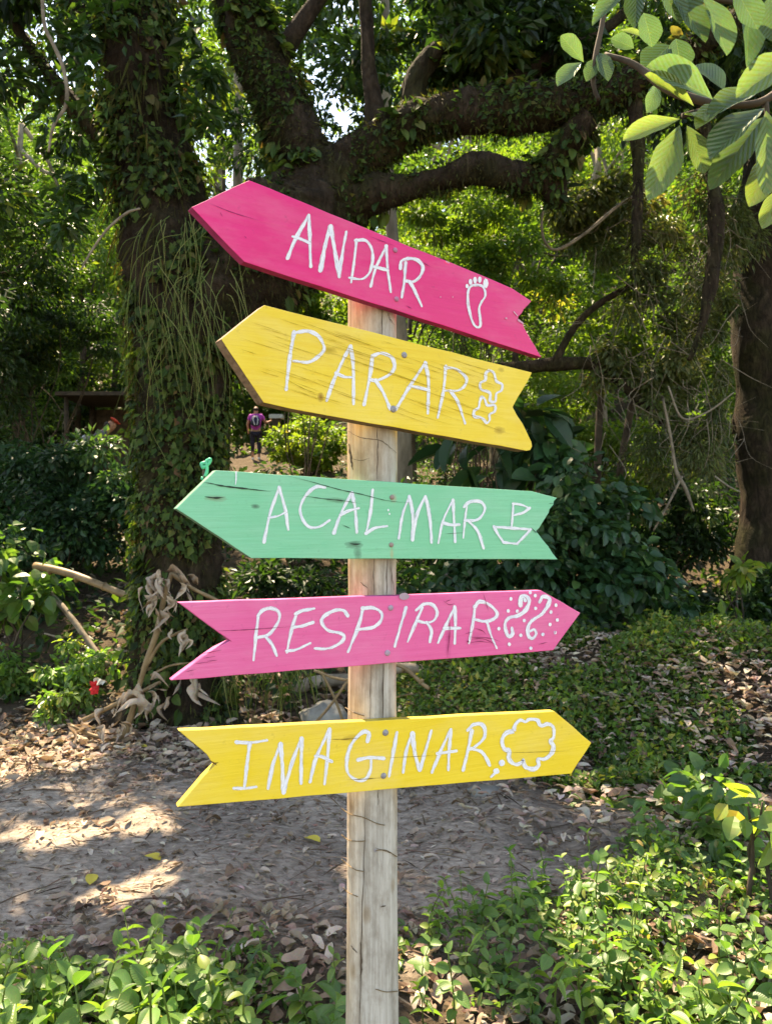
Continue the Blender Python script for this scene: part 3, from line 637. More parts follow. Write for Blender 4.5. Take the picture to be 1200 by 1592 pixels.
# undergrowth on the rising forest floor
mb = MB(); n = 46000
x = R.uniform(-11, 11, n); y = 5.6 + R.rand(n) ** 1.4 * 18
clump = np.array([mnoise.noise(Vector((a * 1.1, b * 1.1, 3))) for a, b in zip(x, y)])
keep = (clump > -.34) & ~((x > -5.6) & (x < -1.2) & (y > 17)) & ~((np.abs(600 + x / y * FPX - 400) < 34) & (y > 9)); x, y = x[keep], y[keep]; n = len(x)
hh = R.rand(n) ** 1.6 * (.18 + .35 * np.clip(clump[keep] + .2, 0, 1))
P = np.stack([x, y, H(x, y) + hh], 1); D = rdir(n, .1); Nn = rdir(n) * .6 + [0, 0, 1]
scatter(mb, QUAD_W, P, D, Nn, R.uniform(.05, .13, n), np.clip(R.normal(.45, .22, n), 0, 1))
tag(mb.build('undergrowth', M['leaf_dark'], None, False), 'dark leafy undergrowth covering the forest floor behind the path', 'undergrowth', None, 'stuff')

n = 26000; x = R.uniform(-24, 24, n); y = R.uniform(23.5, 50, n); mb = MB()
keep = ~((x > -5.4) & (x < -2.2) & (y < 25.5)); x, y = x[keep], y[keep]; n = len(x)
P = np.stack([x, y, H(x, y) + R.rand(n) ** 1.5 * 1.1], 1)
scatter(mb, QUAD_W, P, rdir(n, .1), rdir(n) * .6 + [0, -.3, 1], R.uniform(.16, .36, n), np.clip(R.normal(.42, .2, n), 0, 1))
tag(mb.build('hill_undergrowth', M['leaf_mid'], None, False), 'green scrub covering the hillside behind the clearing', 'undergrowth', None, 'stuff')

# low creeping cover on the right bank
mb = MB(); n = 88000
x = R.uniform(.02, 4.8, n); y = R.uniform(3.95, 6.2, n)
cl = np.array([mnoise.noise(Vector((a * 2.4, b * 2.4, 9))) for a, b in zip(x, y)])
keep = (cl > -.26) & (y > 4.12 + .16 * np.sin(x * 4) - .25 * np.clip(x - 1.3, 0, 1.5)) ; x, y, cl = x[keep], y[keep], cl[keep]; n = len(x)
P = np.stack([x, y, H(x, y) + R.rand(n) ** 1.5 * (.06 + .17 * np.clip(cl + .3, 0, 1))], 1); D = rdir(n, .15); D[:, 1] -= .3; Nn = rdir(n) * .7 + [0, -.35, 1]
scatter(mb, leaf_quad(.55, .10), P, D, Nn, R.uniform(.018, .062, n), np.clip(R.normal(.58, .27, n) + cl * .3, 0, 1))
tag(mb.build('ground_cover', M['leaf_mid'], None, False), 'low creeping green cover spread over the right bank', 'ground cover', None, 'stuff')

# ------------------------------------------------------------------ fallen leaves
def dead_leaf_mesh(k, n=5):
    V, F = leaf_oval(.40 + .09 * (k % 3), .0, 0, n, [.95, 1.15, .85, 1.05][k % 4], .64); rr = np.random.RandomState(40 + k)
    c = rr.uniform(.6, 1.7) * (1 if k % 2 else -1); y = V[:, 1] - .5
    V = V.copy(); V[:, 2] += .16 * c * (y * y * 2) + np.abs(V[:, 0]) * rr.uniform(.2, .9) + .05 * np.sin(y * 9 + k) + .05 * np.sin(V[:, 0] * 14 + y * 5 + k)
    V[:, 0] += .10 * np.sin(y * 3 + k); V[:, 2] -= V[:, 2].min(); V[:, 1] -= .5
    mb = MB(); mb.add(V, F, np.clip(.12 + .115 * k, 0, .93)); return mb
DL = [dead_leaf_mesh(k) for k in range(8)]
DLM = [dead_leaf_mesh(k, 11).mesh('fallen_leaf', M['dead_leaf']) for k in range(8)]
mb = MB()
TD0 = [(np.concatenate(m.V), m.F) for m in DL]
def litter(n, fx, fy, size, tm, zoff=.004):
    x, y = fx(n), fy(n)
    for k in range(8):
        s = slice(k, n, 8); m = len(x[s]); 
        if not m: continue
        P = np.stack([x[s], y[s], H(x[s], y[s]) + zoff + R.rand(m) * .012], 1); D = rdir(m); D[:, 2] *= .18; Nn = rdir(m) * .28 + [0, 0, 1]
        scatter(mb, TD0[k], P, D, Nn, R.uniform(.5, 1.2, m) * size, np.clip(R.normal(tm, .22, m), 0, .94))
litter(2600, lambda n: R.uniform(-4, 1.2, n), lambda n: R.normal(4.95, .33, n), .085, .62)
litter(3000, lambda n: R.uniform(-4, 1.2, n), lambda n: R.normal(4.95, .36, n), .05, .55)
litter(1500, lambda n: R.uniform(-3, 2.4, n), lambda n: R.uniform(2.6, 5, n), .045, .5)
litter(2600, lambda n: R.uniform(-1.3, 2.2, n), lambda n: R.uniform(1.4, 2.9, n), .06, .5)
litter(5200, lambda n: .3 + 3.9 * R.rand(n) ** .7, lambda n: R.uniform(3.3, 6.0, n), .075, .62, .05); litter(600, lambda n: R.normal(2.1, .45, n), lambda n: R.normal(4.7, .3, n), .08, .68, .08)
litter(700, lambda n: R.uniform(-5, 0, n), lambda n: R.uniform(5.3, 8, n), .12, .45, .03)
n = 9000; x = R.uniform(-3, 2.4, n); y = R.uniform(2.5, 5, n)                          # chips and stalks trodden into the path
P = np.stack([x, y, H(x, y) + .004], 1); D = rdir(n); D[:, 2] *= .1
scatter(mb, leaf_quad(.3, .03), P, D, rdir(n) * .15 + [0, 0, 1], R.uniform(.010, .05, n), np.clip(R.normal(.42, .26, n), 0, .9))
n = 900; x = R.uniform(-3, 2.4, n); y = R.uniform(2.5, 5.4, n)
P = np.stack([x, y, H(x, y) + .006], 1); D = rdir(n); D[:, 2] *= .08
scatter(mb, leaf_quad(.04, .01), P, D, rdir(n) * .15 + [0, 0, 1], R.uniform(.06, .2, n), np.clip(R.normal(.3, .2, n), 0, .8))
for k in range(260):                                                                   # twigs
    x, y = R.uniform(-2.6, 2.2), R.uniform(2.0, 5.2); a = R.uniform(0, 6.28); L = R.uniform(.06, .32); p = np.array([x, y, float(H(x, y)) + .008]); d = np.array([math.cos(a), math.sin(a), 0])
    mb.add(*tube(smooth_path([p, p + d * L * .5 + [R.normal(0, .02), R.normal(0, .02), .012], p + d * L], 3), np.linspace(R.uniform(.002, .005), .001, 7), 4, cap=False), tint=R.uniform(.1, .6))
tag(mb.build('leaf_litter', M['dead_leaf'], None, False), 'brown dry leaf litter and stalks strewn over path and banks', 'leaf litter', None, 'stuff')
# the leaves one can pick out singly
first = set()
def drop(k, x, y, s, label, group, rz, tilt=.25, lift=.012):
    o = link('fallen_leaf', DLM[k]); o.location = (x, y, float(H(x, y)) + lift); o.scale = (s, s, s); o.rotation_euler = (R.normal(0, tilt), R.normal(0, tilt), rz)
    return tag(o, label, 'leaf', group)
for k in range(100):
    sd = ['left', 'right'][k % 3 > 0]; drop(R.randint(1, 8), R.uniform(-.75, -.02) if k % 3 == 0 else R.uniform(.05, 1.15), R.uniform(1.75, 2.75), R.uniform(.05, .095), f'curled brown fallen leaf among the green weeds {sd} of the post', f'fallen leaves among the weeds {sd} of the post', R.uniform(0, 6.28), .35, .02)
for k in range(70):
    drop(R.randint(1, 8), R.uniform(-2.4, 1.2), R.uniform(2.8, 4.4), R.uniform(.05, .095), 'dry fallen leaf lying singly on the trodden path', 'fallen leaves on the path', R.uniform(0, 6.28), .12)
for k in range(90):
    drop(R.randint(3, 8), R.uniform(-2.8, -.15), R.normal(4.95, .25), R.uniform(.08, .14), 'big pale dry leaf in the drift along the far edge of the path', 'fallen leaves in the drift', R.uniform(0, 6.28), .25, .03)
yl = dead_leaf_mesh(2); ym = MB(); ym.add(np.concatenate(yl.V), yl.F, 1.0); YM = ym.mesh('yellow_leaf', M['dead_leaf'])
for u, y, lab in ((237, 3.28, 'yellow fallen leaf lying alone in the middle of the path'), (222, 4.75, 'yellow fallen leaf at the far path edge left of the lowest sign'), (485, 3.5, 'yellow green leaf on the path close left of the post'), (140, 3.1, 'pale green leaf on the path near the left weeds')):
    x = (u - 600) / FPX * y; o = link('yellow_leaf', YM); o.location = (x, y, float(H(x, y)) + .012); o.scale = (.085, .085, .03); o.rotation_euler = (.06, 0, R.uniform(0, 6)); tag(o, lab, 'leaf')

# ------------------------------------------------------------------ weeds in the foreground: every leaf is a part
WL = []
for k in range(4):
    V, F = leaf_oval([.60, .68, .52, .74][k], .14, [.22, .12, .4, .28][k], 6, [.9, .85, 1.0, .8][k], .62); m_ = MB(); m_.add(V, F, [.32, .50, .64, .86][k]); WL.append(m_.mesh('leaf', M['leaf_weed']))
for k in range(2):
    V, F = leaf_oval([.26, .34][k], .2, [.35, .5][k], 6, [.9, .8][k], .8); m_ = MB(); m_.add(V, F, [.60, .80][k]); WL.append(m_.mesh('leaf', M['leaf_weed']))
def make_weed(name, label, group, h, nn, ls, seed):
    rr = np.random.RandomState(seed); o = thing(name, label, 'plant', (0, 0, 0), group)
    lean = rr.normal(0, .22, 2); top = np.array([lean[0] * h, lean[1] * h, h]); P = smooth_path([[0, 0, -.03], [lean[0] * h * .2, lean[1] * h * .2, h * .5], top], 5)
    mb = MB(); mb.add(*tube(P, np.linspace(.0035, .0018, len(P)), 5), tint=.5); mb.build('stem', M['vine_green'], o)
    for i in range(nn):
        f = .35 + .65 * i / max(nn - 1, 1); p = P[min(int(f * (len(P) - 1)), len(P) - 1)]; a0 = i * 1.57 + rr.normal(0, .3)
        for sgn in (0, math.pi):
            a = a0 + sgn; pitch = rr.normal(.12, .25) + (.5 if i == nn - 1 else 0)
            l = link('leaf', WL[rr.choice(4, p=[.35, .3, .22, .13]) if seed not in (63, 66) else 4 + rr.randint(2)], o); s = ls * rr.uniform(.6, 1.3) * (1.15 - .4 * f) * (1.25 if seed in (63, 66) else 1.05); l.scale = (s, s, s)
            l.location = Vector(p); l.rotation_euler = (pitch, rr.normal(0, .4), a)
    return o
LG = 'green oval leaved weed in the low patch left of the post'; RG = 'green oval leaved weed in the broad patch right of the post'
WP = [make_weed('weed', '', None, h, nn, ls, 60 + i) for i, (h, nn, ls) in enumerate([(.17, 4, .062), (.24, 5, .058), (.13, 3, .075), (.28, 6, .052), (.10, 3, .06), (.20, 5, .048), (.22, 5, .055), (.14, 4, .07)])]
wspots = []
for k in range(100): 
    y = R.uniform(1.8, 2.44); u = R.uniform(-30, 520) if k % 3 else R.uniform(-30, 300); wspots.append(((u - 600) / FPX * y, y, 0))
for k in range(190):
    u = 640 + 580 * R.rand() ** .8; top = 2.75 + .9 * np.clip((u - 660) / 500, 0, 1); y = R.uniform(1.8, top)
    if 640 < u < 920 and y < 2.45 and R.rand() < .72: continue
    wspots.append(((u - 600) / FPX * y, y, 1))
for k, (x, y, side) in enumerate(wspots):
    i = k if k < 8 else R.choice(8, p=[.17, .17, .16, .04, .13, .14, .04, .15]); o = WP[i] if k < 8 else copy_tree(WP[i])
    s = R.uniform(.8, 1.35)
    if side == 1: s *= .72 if (y > 2.6 or x < .45) else .92
    if side == 0: s *= 1.05 if y < 2.3 else .75
    o.location = (x, y, float(H(x, y))); o.scale = (s, s, s); o.rotation_euler = (R.normal(0, .2), R.normal(0, .2), R.uniform(0, 6.28))
    kind = ['leafy', 'upright', 'squat', 'narrow leaved', 'tiny', 'small leaved', 'narrow leaved', 'broad leaved'][i]; where = 'low patch left of the post' if side == 0 else 'broad patch right of the post' if y < 2.5 else 'strip along the path right of the post'
    tag(o, f'{kind} green weed in the {where}', 'plant', f'{kind} weeds in the {where}')
mb = MB(); n = 30000                                                                    # fine leaves between the weeds
x = R.uniform(-1.6, 2.6, n); y = R.uniform(1.5, 3.9, n)
lim = np.where(x < 0, 2.52 + .12 * np.sin(x * 9), 2.75 + .55 * np.clip(x, 0, 2)); cl = np.array([mnoise.noise(Vector((a * 3.2, b * 3.2, 21))) for a, b in zip(x, y)])
keep = (y < lim) & (cl > -.12) & ~((x > -.3) & (x < .62) & (y < 2.45) & (cl < .18)); x, y, cl = x[keep], y[keep], cl[keep]; n = len(x)
P = np.stack([x, y, H(x, y) + R.rand(n) * .13 * np.clip(.3 + cl * 1.6, .1, 1)], 1); Nn = rdir(n) * .6 + [0, 0, 1]
scatter(mb, OVAL, P, rdir(n, .2), Nn, R.uniform(.018, .045, n), np.clip(R.normal(.52, .24, n) + .2 * np.clip(x - .6, 0, 1), 0, 1))  # tint rises to the right, where the greenery should look sunlit
tag(mb.build('low_greenery', M['leaf_weed'], None, False), 'small leaved greenery filling the ground between the weeds', 'ground cover', None, 'stuff')
bush('tall_weed', 'taller leafy weed at the right edge above the path end', 'plant', ground_at(1130, 3.6), [(wp(1100, 1265, 3.55), (.30, .25, .22), 14, 240, .14), (wp(1010, 1250, 3.9), (.3, .25, .15), 12, 200, .12)], M['leaf_weed'], OVAL_W, .09, .45)
bush('bright_weed', 'bright yellow green large leaved shoot at the right edge', 'plant', ground_at(1185, 2.9), [(wp(1180, 1275, 2.85), (.13, .12, .10), 6, 26, .08)], M['leaf_weed'], OVAL_W, .11, .9, 5)

# ------------------------------------------------------------------ fallen wood, stones, the dry branch
def pole(name, label, cat, a, b, r, mat, rings=0, sides=10):
    a, b = np.array(a), np.array(b); o = thing(name, label, cat, tuple(a)); mb = MB()
    n = 24; t = np.linspace(0, 1, n)[:, None]; P = (b - a) * t; P[:, 2] += .02 * np.sin(t[:, 0] * 5)
    rr = np.full(n, r) * np.linspace(1.08, .9, n)
    mb.add(*tube(P, rr, sides, .04, 20)); mb.build('cane' if rings else 'stem', mat, o)
    for k in range(rings):
        c = (b - a) * (k + .6) / rings; d = (b - a) / np.linalg.norm(b - a); m_ = MB(); m_.add(*tube(np.array([c - d * .008, c, c + d * .008]), [r * 1.0, r * 1.2, r * 1.0], sides)); m_.build('node', mat, o)
    return o
pole('bamboo_pole', 'tan bamboo pole leaning on the big trunk at the left', 'pole', wp(55, 880, 6.1), wp(225, 930, 5.75), .030, M['bamboo'], 4)
pole('dead_stick', 'grey dead stick slanting down below the bamboo pole', 'stick', wp(75, 920, 6.2), wp(168, 1032, 5.8), .024, M['twig'])
pole('dead_stick', 'thin grey stick under the thicker slanting one', 'stick', wp(70, 985, 6.0), wp(140, 1020, 5.75), .007, M['twig'])
pole('fallen_log', 'short fallen log on the bank just right of the post', 'log', wp(612, 1040, 5.3), wp(700, 1050, 5.3), .035, M['bark_grey'])
pole('bamboo_stake', 'split yellow bamboo stake lying across the fallen log', 'stake', wp(610, 1032, 5.1), wp(668, 1066, 4.9), .014, M['bamboo'], 2)
pole('fallen_log', 'long fallen log lying between the roots and the post', 'log', wp(455, 1072, 5.9), wp(575, 1048, 5.9), .05, M['bark_grey'])
for pts, lab in (([(488, 1042), (520, 1054), (545, 1056), (560, 1040)], 'pale dry cane bowed left of the post under the pink sign'), ([(500, 1045), (520, 1085), (533, 1120)], 'pale dry cane crossing down to the right by the stone'), ([(545, 1052), (515, 1095), (492, 1122)], 'pale dry cane crossing down to the left by the stone')):
    o = thing('dry_cane', lab, 'cane', wp(*pts[0], 4.9)); px_tube('stem', [(u, v, 2.2, 4.9) for u, v in pts], M['bamboo'], o, 6, .05)
o = thing('bent_vine', 'crooked grey vine stems at the end of the path on the right', 'vine', wp(1000, 1335, 3.35)); 
for rows in ([(955, 1372, 6), (985, 1345, 6), (1000, 1325, 5), (990, 1290, 5), (1000, 1272, 4), (1018, 1285, 4)], [(985, 1342, 5), (1040, 1330, 4), (1100, 1320, 3)]): px_tube('stem', [(*r, 3.3) for r in rows], M['twig'], o, 7)

def rock(name, label, c, s, seed, mat=None):
    mb = MB(); n, m = 14, 9; V = []
    for i in range(m):
        th = math.pi * (i + .0001) / (m - 1)
        for j in range(n):
            d = Vector((math.sin(th) * math.cos(2 * math.pi * j / n), math.sin(th) * math.sin(2 * math.pi * j / n), math.cos(th)))
            k = 1 + .28 * mnoise.noise(d * 1.6 + Vector((seed, 0, 0))) + .12 * mnoise.noise(d * 4 + Vector((0, seed, 0))); V.append([d.x * k * s[0], d.y * k * s[1], d.z * k * s[2]])
    F = [[i * n + j, i * n + (j + 1) % n, (i + 1) * n + (j + 1) % n, (i + 1) * n + j] for i in range(m - 1) for j in range(n)]
    mb.add(V, np.array(F)); o = mb.build(name, mat or M['rock']); o.location = c; return tag(o, label, 'stone')
rock('stone', 'mossy grey stone behind the post above the lowest sign', wp(505, 1120, 5.2), (.17, .15, .12), 3.3)
rock('stone', 'pale stone half buried at the far path edge under the cloud drawing', wp(755, 1236, 4.05), (.10, .08, .05), 7.1)

o = thing('dry_branch', 'dead branch of withered grey leaves propped against the big trunk', 'branch', wp(245, 1150, 4.95)); oc = np.array(o.location)
for rows in ([(190, 1150, 5), (210, 1090, 6), (228, 1030, 7), (245, 980, 8), (258, 920, 7), (268, 890, 6)], [(265, 890, 6), (300, 915, 5), (342, 935, 4)], [(228, 1035, 5), (250, 1000, 4), (275, 985, 4), (292, 978, 3)],
             [(130, 1120, 6), (170, 1100, 6), (215, 1078, 6), (250, 1060, 4)], [(195, 1150, 5), (205, 1115, 6), (215, 1080, 5)], [(235, 1050, 3), (265, 1035, 3), (300, 1030, 2)], [(110, 1128, 5), (150, 1145, 5), (200, 1150, 4)]):
    px_tube('stem', [(r[0], r[1], r[2] * .62, 4.95) for r in rows], M['bamboo'], o, 7, .3, 14)
WM = []
for k in range(6):
    V, F = leaf_oval(.20, .35, .2 + .15 * k, 10, 1.0, .8); V = V.copy(); V[:, 0] *= 1 + .5 * np.sin(V[:, 1] * 13 + k * 2); tw_ = V[:, 1] * (1.5 + .4 * k); V[:, 2] += V[:, 0] * np.sin(tw_) * 1.2 + .07 * np.sin(V[:, 1] * 8 + k * 2); V[:, 0] = V[:, 0] * np.cos(tw_) + .10 * np.sin(V[:, 1] * 4 + k); m_ = MB(); m_.add(V, F, [.74, .80, .86, .90, .82, .66][k]); WM.append(m_.mesh('withered_leaf', M['dead_leaf']))
for k, (u, v, du, dv, L) in enumerate([(250, 895, -35, 10, .2), (240, 900, -12, 45, .22), (255, 900, -25, 45, .2), (262, 905, 5, 40, .2), (272, 893, 30, 12, .2), (285, 900, 20, 25, .2), (240, 930, -8, 40, .2), (232, 925, -12, 40, .2), (262, 925, 4, 45, .2),
                                        (280, 905, 8, 35, .16), (245, 960, 10, 35, .17), (255, 955, 15, 25, .14), (280, 985, 5, 35, .18), (290, 980, -15, 25, .16), (215, 1080, -40, 8, .2), (230, 1075, 20, 20, .2), (300, 1045, 4, 50, .25), (310, 1060, -5, 50, .26),
                                        (215, 1085, 8, 45, .2), (180, 1100, -10, 35, .15), (190, 1120, 20, 20, .15), (150, 1135, 40, 10, .2), (240, 1080, 25, 22, .14), (255, 1090, -10, 40, .18), (120, 1135, 30, 15, .2)] * 3):
    if k > 24: u += R.normal(0, 9); v += R.normal(0, 9); du += R.normal(0, 16); dv += R.normal(0, 16)
    l = link('withered_leaf', WM[k % 6], o); l.location = W(u, v, 4.9 + R.uniform(-.08, .06)) - Vector(oc); L *= R.uniform(.35, .75); l.scale = (L, L, L)
    d = Vector((du, R.normal(0, 12), -dv)).normalized(); l.rotation_euler = d.to_track_quat('Y', 'Z').to_euler(); l.rotation_euler.rotate_axis('Y', R.uniform(-1.2, 1.2))

mb = MB(); oc = np.array(wp(420, 1120, 5.35))                                          # dry rooty stems hanging by the trunk
for k in range(70):
    u = R.uniform(345, 500); p0 = np.array(W(u, R.uniform(985, 1050), 5.2 + R.rand() * .3)); L = R.uniform(.25, .55); sw = R.normal(0, .09)
    P = smooth_path([p0, p0 + [sw, -.05, -L * .4], p0 + [sw * 1.4 + R.normal(0, .03), 0, -L]], 5); mb.add(*[q - oc if j == 0 else q for j, q in enumerate(tube(P, np.linspace(.005, .002, len(P)), 3, cap=False))], tint=R.rand())
o = mb.build('hanging_rootlets', M['vine_green']); o.location = oc; tag(o, 'thin yellowish stems hanging in the hollow left of the post', 'stems', None, 'stuff')

# red and white scrap of litter in the weeds
def plain(name, c, rough=.5, spec=.3):
    m, nt, out = new_mat(name); tc = N_(nt, 'ShaderNodeTexCoord'); n = noise_tex(nt, tc.outputs['Object'], 30, 4)
    r = ramp(nt, [(.3, tuple(v * .8 for v in c)), (.7, c)]); nt.links.new(n.outputs['Fac'], r.inputs[0]); principled(nt, out, r.outputs[0], rough, None, spec); return m
o = thing('wrapper', 'crumpled scrap of red and white wrapper lying in the weeds by the big trunk', 'litter', wp(147, 1070, 5.3))
def crumple(c, w, h, seed, yaw):
    n = 7; V = []
    for a in range(n):
        for b in range(n):
            x, z = (a / (n - 1) - .5) * w, (b / (n - 1) - .5) * h; q = mnoise.noise(Vector((x * 38 + seed, z * 38, seed)))
            V.append([c[0] + x * math.cos(yaw) + q * .012, c[1] + x * math.sin(yaw) + q * .035, c[2] + z + mnoise.noise(Vector((x * 30, z * 30 + seed, 5))) * .02])
    m_ = MB(); m_.add(V, np.array([[a * n + b, (a + 1) * n + b, (a + 1) * n + b + 1, a * n + b + 1] for a in range(n - 1) for b in range(n - 1)])); return m_
crumple((0, 0, 0), .05, .085, 2.2, .5).build('red_sheet', plain('red_paper', (.62, .03, .04)), o, False)
crumple((.03, .005, .045), .08, .03, 5.1, -.3).build('white_sheet', plain('white_paper', (.55, .53, .46)), o, False)
# teal ribbon behind the green sign
o = thing('ribbon', 'teal plastic ribbon tied to a twig above the tip of the green sign', 'ribbon', wp(318, 735, 1.72)); rm = plain('teal_plastic', (.04, .42, .26), .35); oc = np.array(o.location)
for nm, pts, w in (('tail', [(317, 744), (322, 732), (321, 716)], 1.3), ('loop', [(321, 717), (327, 714), (325, 721), (321, 722)], 1.4), ('loop', [(320, 719), (314, 721), (316, 727), (320, 724)], 1.3), ('knot', [(313, 743), (317, 744), (321, 742)], 1.8)):
    P, rad = px_path([(u, v, w, 1.70) for u, v in pts]); m_ = MB(); m_.add(*tube(P - oc, rad, 6, .2, 200)); m_.build(nm, rm, o)
m_ = MB(); P, rad = px_path([(319, 716, 1.0, 1.705), (318, 740, 1.2, 1.70), (330, 760, 1.2, 1.69), (352, 775, 1.2, 1.70)]); m_.add(*tube(P - oc, rad, 5)); m_.build('twig', M['twig_dark'], o)

# ------------------------------------------------------------------ the far walkers
def skin(name, joints, edges, mat, parent, sub=2):
    me = bpy.data.meshes.new(name); me.from_pydata([j[:3] for j in joints], edges, []); me.materials.append(mat)
    o = link(name, me, parent); sm = o.modifiers.new('skin', 'SKIN'); sm.use_smooth_shade = True
    for i, j in enumerate(joints): me.skin_vertices[0].data[i].radius = (j[3], j[4] if len(j) > 4 else j[3])
    me.skin_vertices[0].data[0].use_root = True
    s = o.modifiers.new('sub', 'SUBSURF'); s.levels = sub; s.render_levels = sub
    return o
def person(label, loc, rz, bend, shirt, legs, hairc, arm_r, cap=None, pack=True, h=1.65):
    o = thing('person', label, 'person', loc); o.rotation_euler = (0, 0, rz); k = h / 1.7; o.scale = (k, k, k)
    sk = plain('skin', (.42, .22, .14)); b = bend
    def T(y, z):                                    # bend the upper body forward (+y) about the hip
        dz = z - .92; return (y + math.sin(b) * dz, .92 + math.cos(b) * dz)
    hip = (0, 0, .92); ch = T(0, 1.25); nk = T(0, 1.45); hd = T(.02, 1.58); tp = T(.0, 1.68); sh = T(0, 1.38)
    J = [(0, 0, .94, .15, .11), (0, *T(0, 1.10), .135, .10), (0, *ch, .155, .11), (0, *nk, .055), (0, *hd, .085, .10), (0, *tp, .06, .07)]
    E = [(0, 1), (1, 2), (2, 3), (3, 4), (4, 5)]
    for s in (-1, 1):
        a = len(J); el = arm_r if s > 0 else (.26, .02, 1.12, .24, .10, .90)
        J += [(s * .17, *sh, .055), (s * el[0], *T(el[1], el[2]), .04), (s * el[3], *T(el[4], el[5]), .028), (s * (el[3] + (.06 if s > 0 and el[5] > 1.2 else .0)), *T(el[4] + .05, el[5] - (.0 if el[5] > 1.2 else .08)), .026)]
        E += [(2, a), (a, a + 1), (a + 1, a + 2), (a + 2, a + 3)]
        a = len(J); J += [(s * .09, 0, .84, .085), (s * .10, .03 * s, .48, .058), (s * .10, -.05 * s, .09, .04), (s * .10, -.05 * s + .12, .04, .035)]
        E += [(0, a), (a, a + 1), (a + 1, a + 2), (a + 2, a + 3)]
    skin('body', J, E, sk, o)
    S = [(0, 0, .86, .175, .13), (0, *T(0, 1.10), .155, .12), (0, *ch, .175, .13), (0, *T(0, 1.41), .08)]; SE = [(0, 1), (1, 2), (2, 3)]
    for s in (-1, 1):
        a = len(S); el = arm_r if s > 0 else (.26, .02, 1.12); f = .6
        S += [(s * .175, *sh, .07), (s * (.175 + (el[0] - .175) * f), *T(el[1] * f, 1.38 + (el[2] - 1.38) * f), .058)]; SE += [(2, a), (a, a + 1)]
    skin('shirt', S, SE, plain('shirt_cloth', shirt, .8), o)
    L = [(0, 0, .90, .155, .12)]; LE = []
    for s in (-1, 1):
        a = len(L); L += [(s * .09, 0, .82, .098), (s * .10, .03 * s, .48, .07), (s * .10, -.05 * s, .16, .05)]; LE += [(0, a), (a, a + 1), (a + 1, a + 2)]
    skin('trousers', L, LE, plain('legging_cloth', legs, .8), o)
    for s in (-1, 1): skin('shoe', [(s * .10, -.05 * s - .05, .05, .05), (s * .10, -.05 * s + .06, .045, .05), (s * .10, -.05 * s + .15, .035, .04)], [(0, 1), (1, 2)], plain('shoe', (.7, .66, .62)), o)
    hx = T(-.025, 1.635); h2 = T(-.05, 1.52)
    skin('hair', [(0, *hx, .118, .118), (0, *h2, .085, .06)], [(0, 1)], plain('hair', hairc, .6), o)
    if cap:
        c = T(.0, 1.67); c2 = T(.14, 1.63); cm = plain('cap_cloth', cap, .8); q = skin('cap', [(0, *c, .135, .125), (0, *T(0, 1.73), .08, .07)], [(0, 1)], cm, o); skin('brim', [(0, *T(.08, 1.625), .08, .015), (0, *c2, .07, .012)], [(0, 1)], cm, q)
    if pack:
        pk = skin('backpack', [(0, *T(-.17, 1.02), .15, .08), (0, *T(-.19, 1.18), .16, .10), (0, *T(-.16, 1.38), .12, .07)], [(0, 1), (1, 2)], plain('pack_cloth', (.02, .022, .05) if pack == 1 else (.26, .25, .22), .7), o)
        for s in (-1, 1): skin('strap', [(s * .04, *T(-.255, 1.36), .016), (s * .075 + .01, *T(-.30, 1.22), .016), (s * .03 + .02, *T(-.285, 1.06), .016)], [(0, 1), (1, 2)], plain('strap_cloth', (.55, .57, .66), .6), pk)
    return o
hx, hy = (398 - 600) / FPX * 23.5, 23.5
person('hiker in purple shirt with navy backpack walking away up the slope', (hx, hy, float(H(hx, hy))), .1, .08, (.42, .05, .38), (.018, .016, .03), (.02, .014, .012), (.30, .10, 1.18, .44, .26, 1.26), None, 1, 1.68)
o = thing('marker_post', 'dark squat post with pale cap beside the far hiker', 'post', (hx + .62, hy + .1, float(H(hx + .62, hy + .1))))
def box(mb, c, s, mat=0):
    c = np.array(c); s = np.array(s) / 2; V = [[x * s[0], y * s[1], z * s[2]] for x in (-1, 1) for y in (-1, 1) for z in (-1, 1)]
    mb.add(np.array(V) + c, np.array([[0, 1, 3, 2], [4, 6, 7, 5], [0, 4, 5, 1], [2, 3, 7, 6], [0, 2, 6, 4], [1, 5, 7, 3]]), .5, mat)
mb = MB(); box(mb, (0, 0, .6), (.26, .22, 1.2)); mb.build('shaft', M['twig_dark'], o, False)
mb = MB(); box(mb, (0, 0, 1.26), (.42, .34, .12)); mb.build('post_cap', plain('pale_cap', (.5, .52, .48)), o, False)
cx_, cy_ = (132 - 600) / FPX * 12.5, 12.5
person('person in red cap and grey top bending among the bushes at the left', (cx_, cy_, float(H(cx_, cy_))), -1.3, .66, (.14, .145, .17), (.03, .03, .035), (.03, .02, .015), (.24, .1, 1.14, .22, .25, 1.0), (.58, .06, .03), 2, 1.66)

# dark roofed stand-in, a guess at the dark gap behind the red cap
o = thing('gap_stand_in', 'dark roofed stand-in guessed for the dark gap behind the red cap', 'gap_stand_in', (cx_ - .1, 14.6, float(H(cx_, 14.6)))); oz = EYE - (650 - 796) / FPX * 14.6
zt = oz - o.location.z
mb = MB(); box(mb, (0, 0, zt + .35), (1.9, 1.6, .07)); mb.build('roof', M['twig_dark'], o, False)
mb = MB(); box(mb, (0, .7, zt * .5), (1.8, .06, zt + .5)); mb.build('back_wall', M['twig_dark'], o, False)
for sx in (-.8, .8):
    for sy in (-.65, .6): mb = MB(); mb.add(*tube([[sx, sy, -.2], [sx, sy, zt + .31]], .045, 8)); mb.build('corner_post', M['twig_dark'], o)

# ------------------------------------------------------------------ the signpost
AX = np.array([(578 - 600) / FPX * 1.80, 1.845]); PR = .0605
sign = thing('signpost', 'wooden signpost with five painted arrow boards', 'signpost', (AX[0], AX[1], 0))

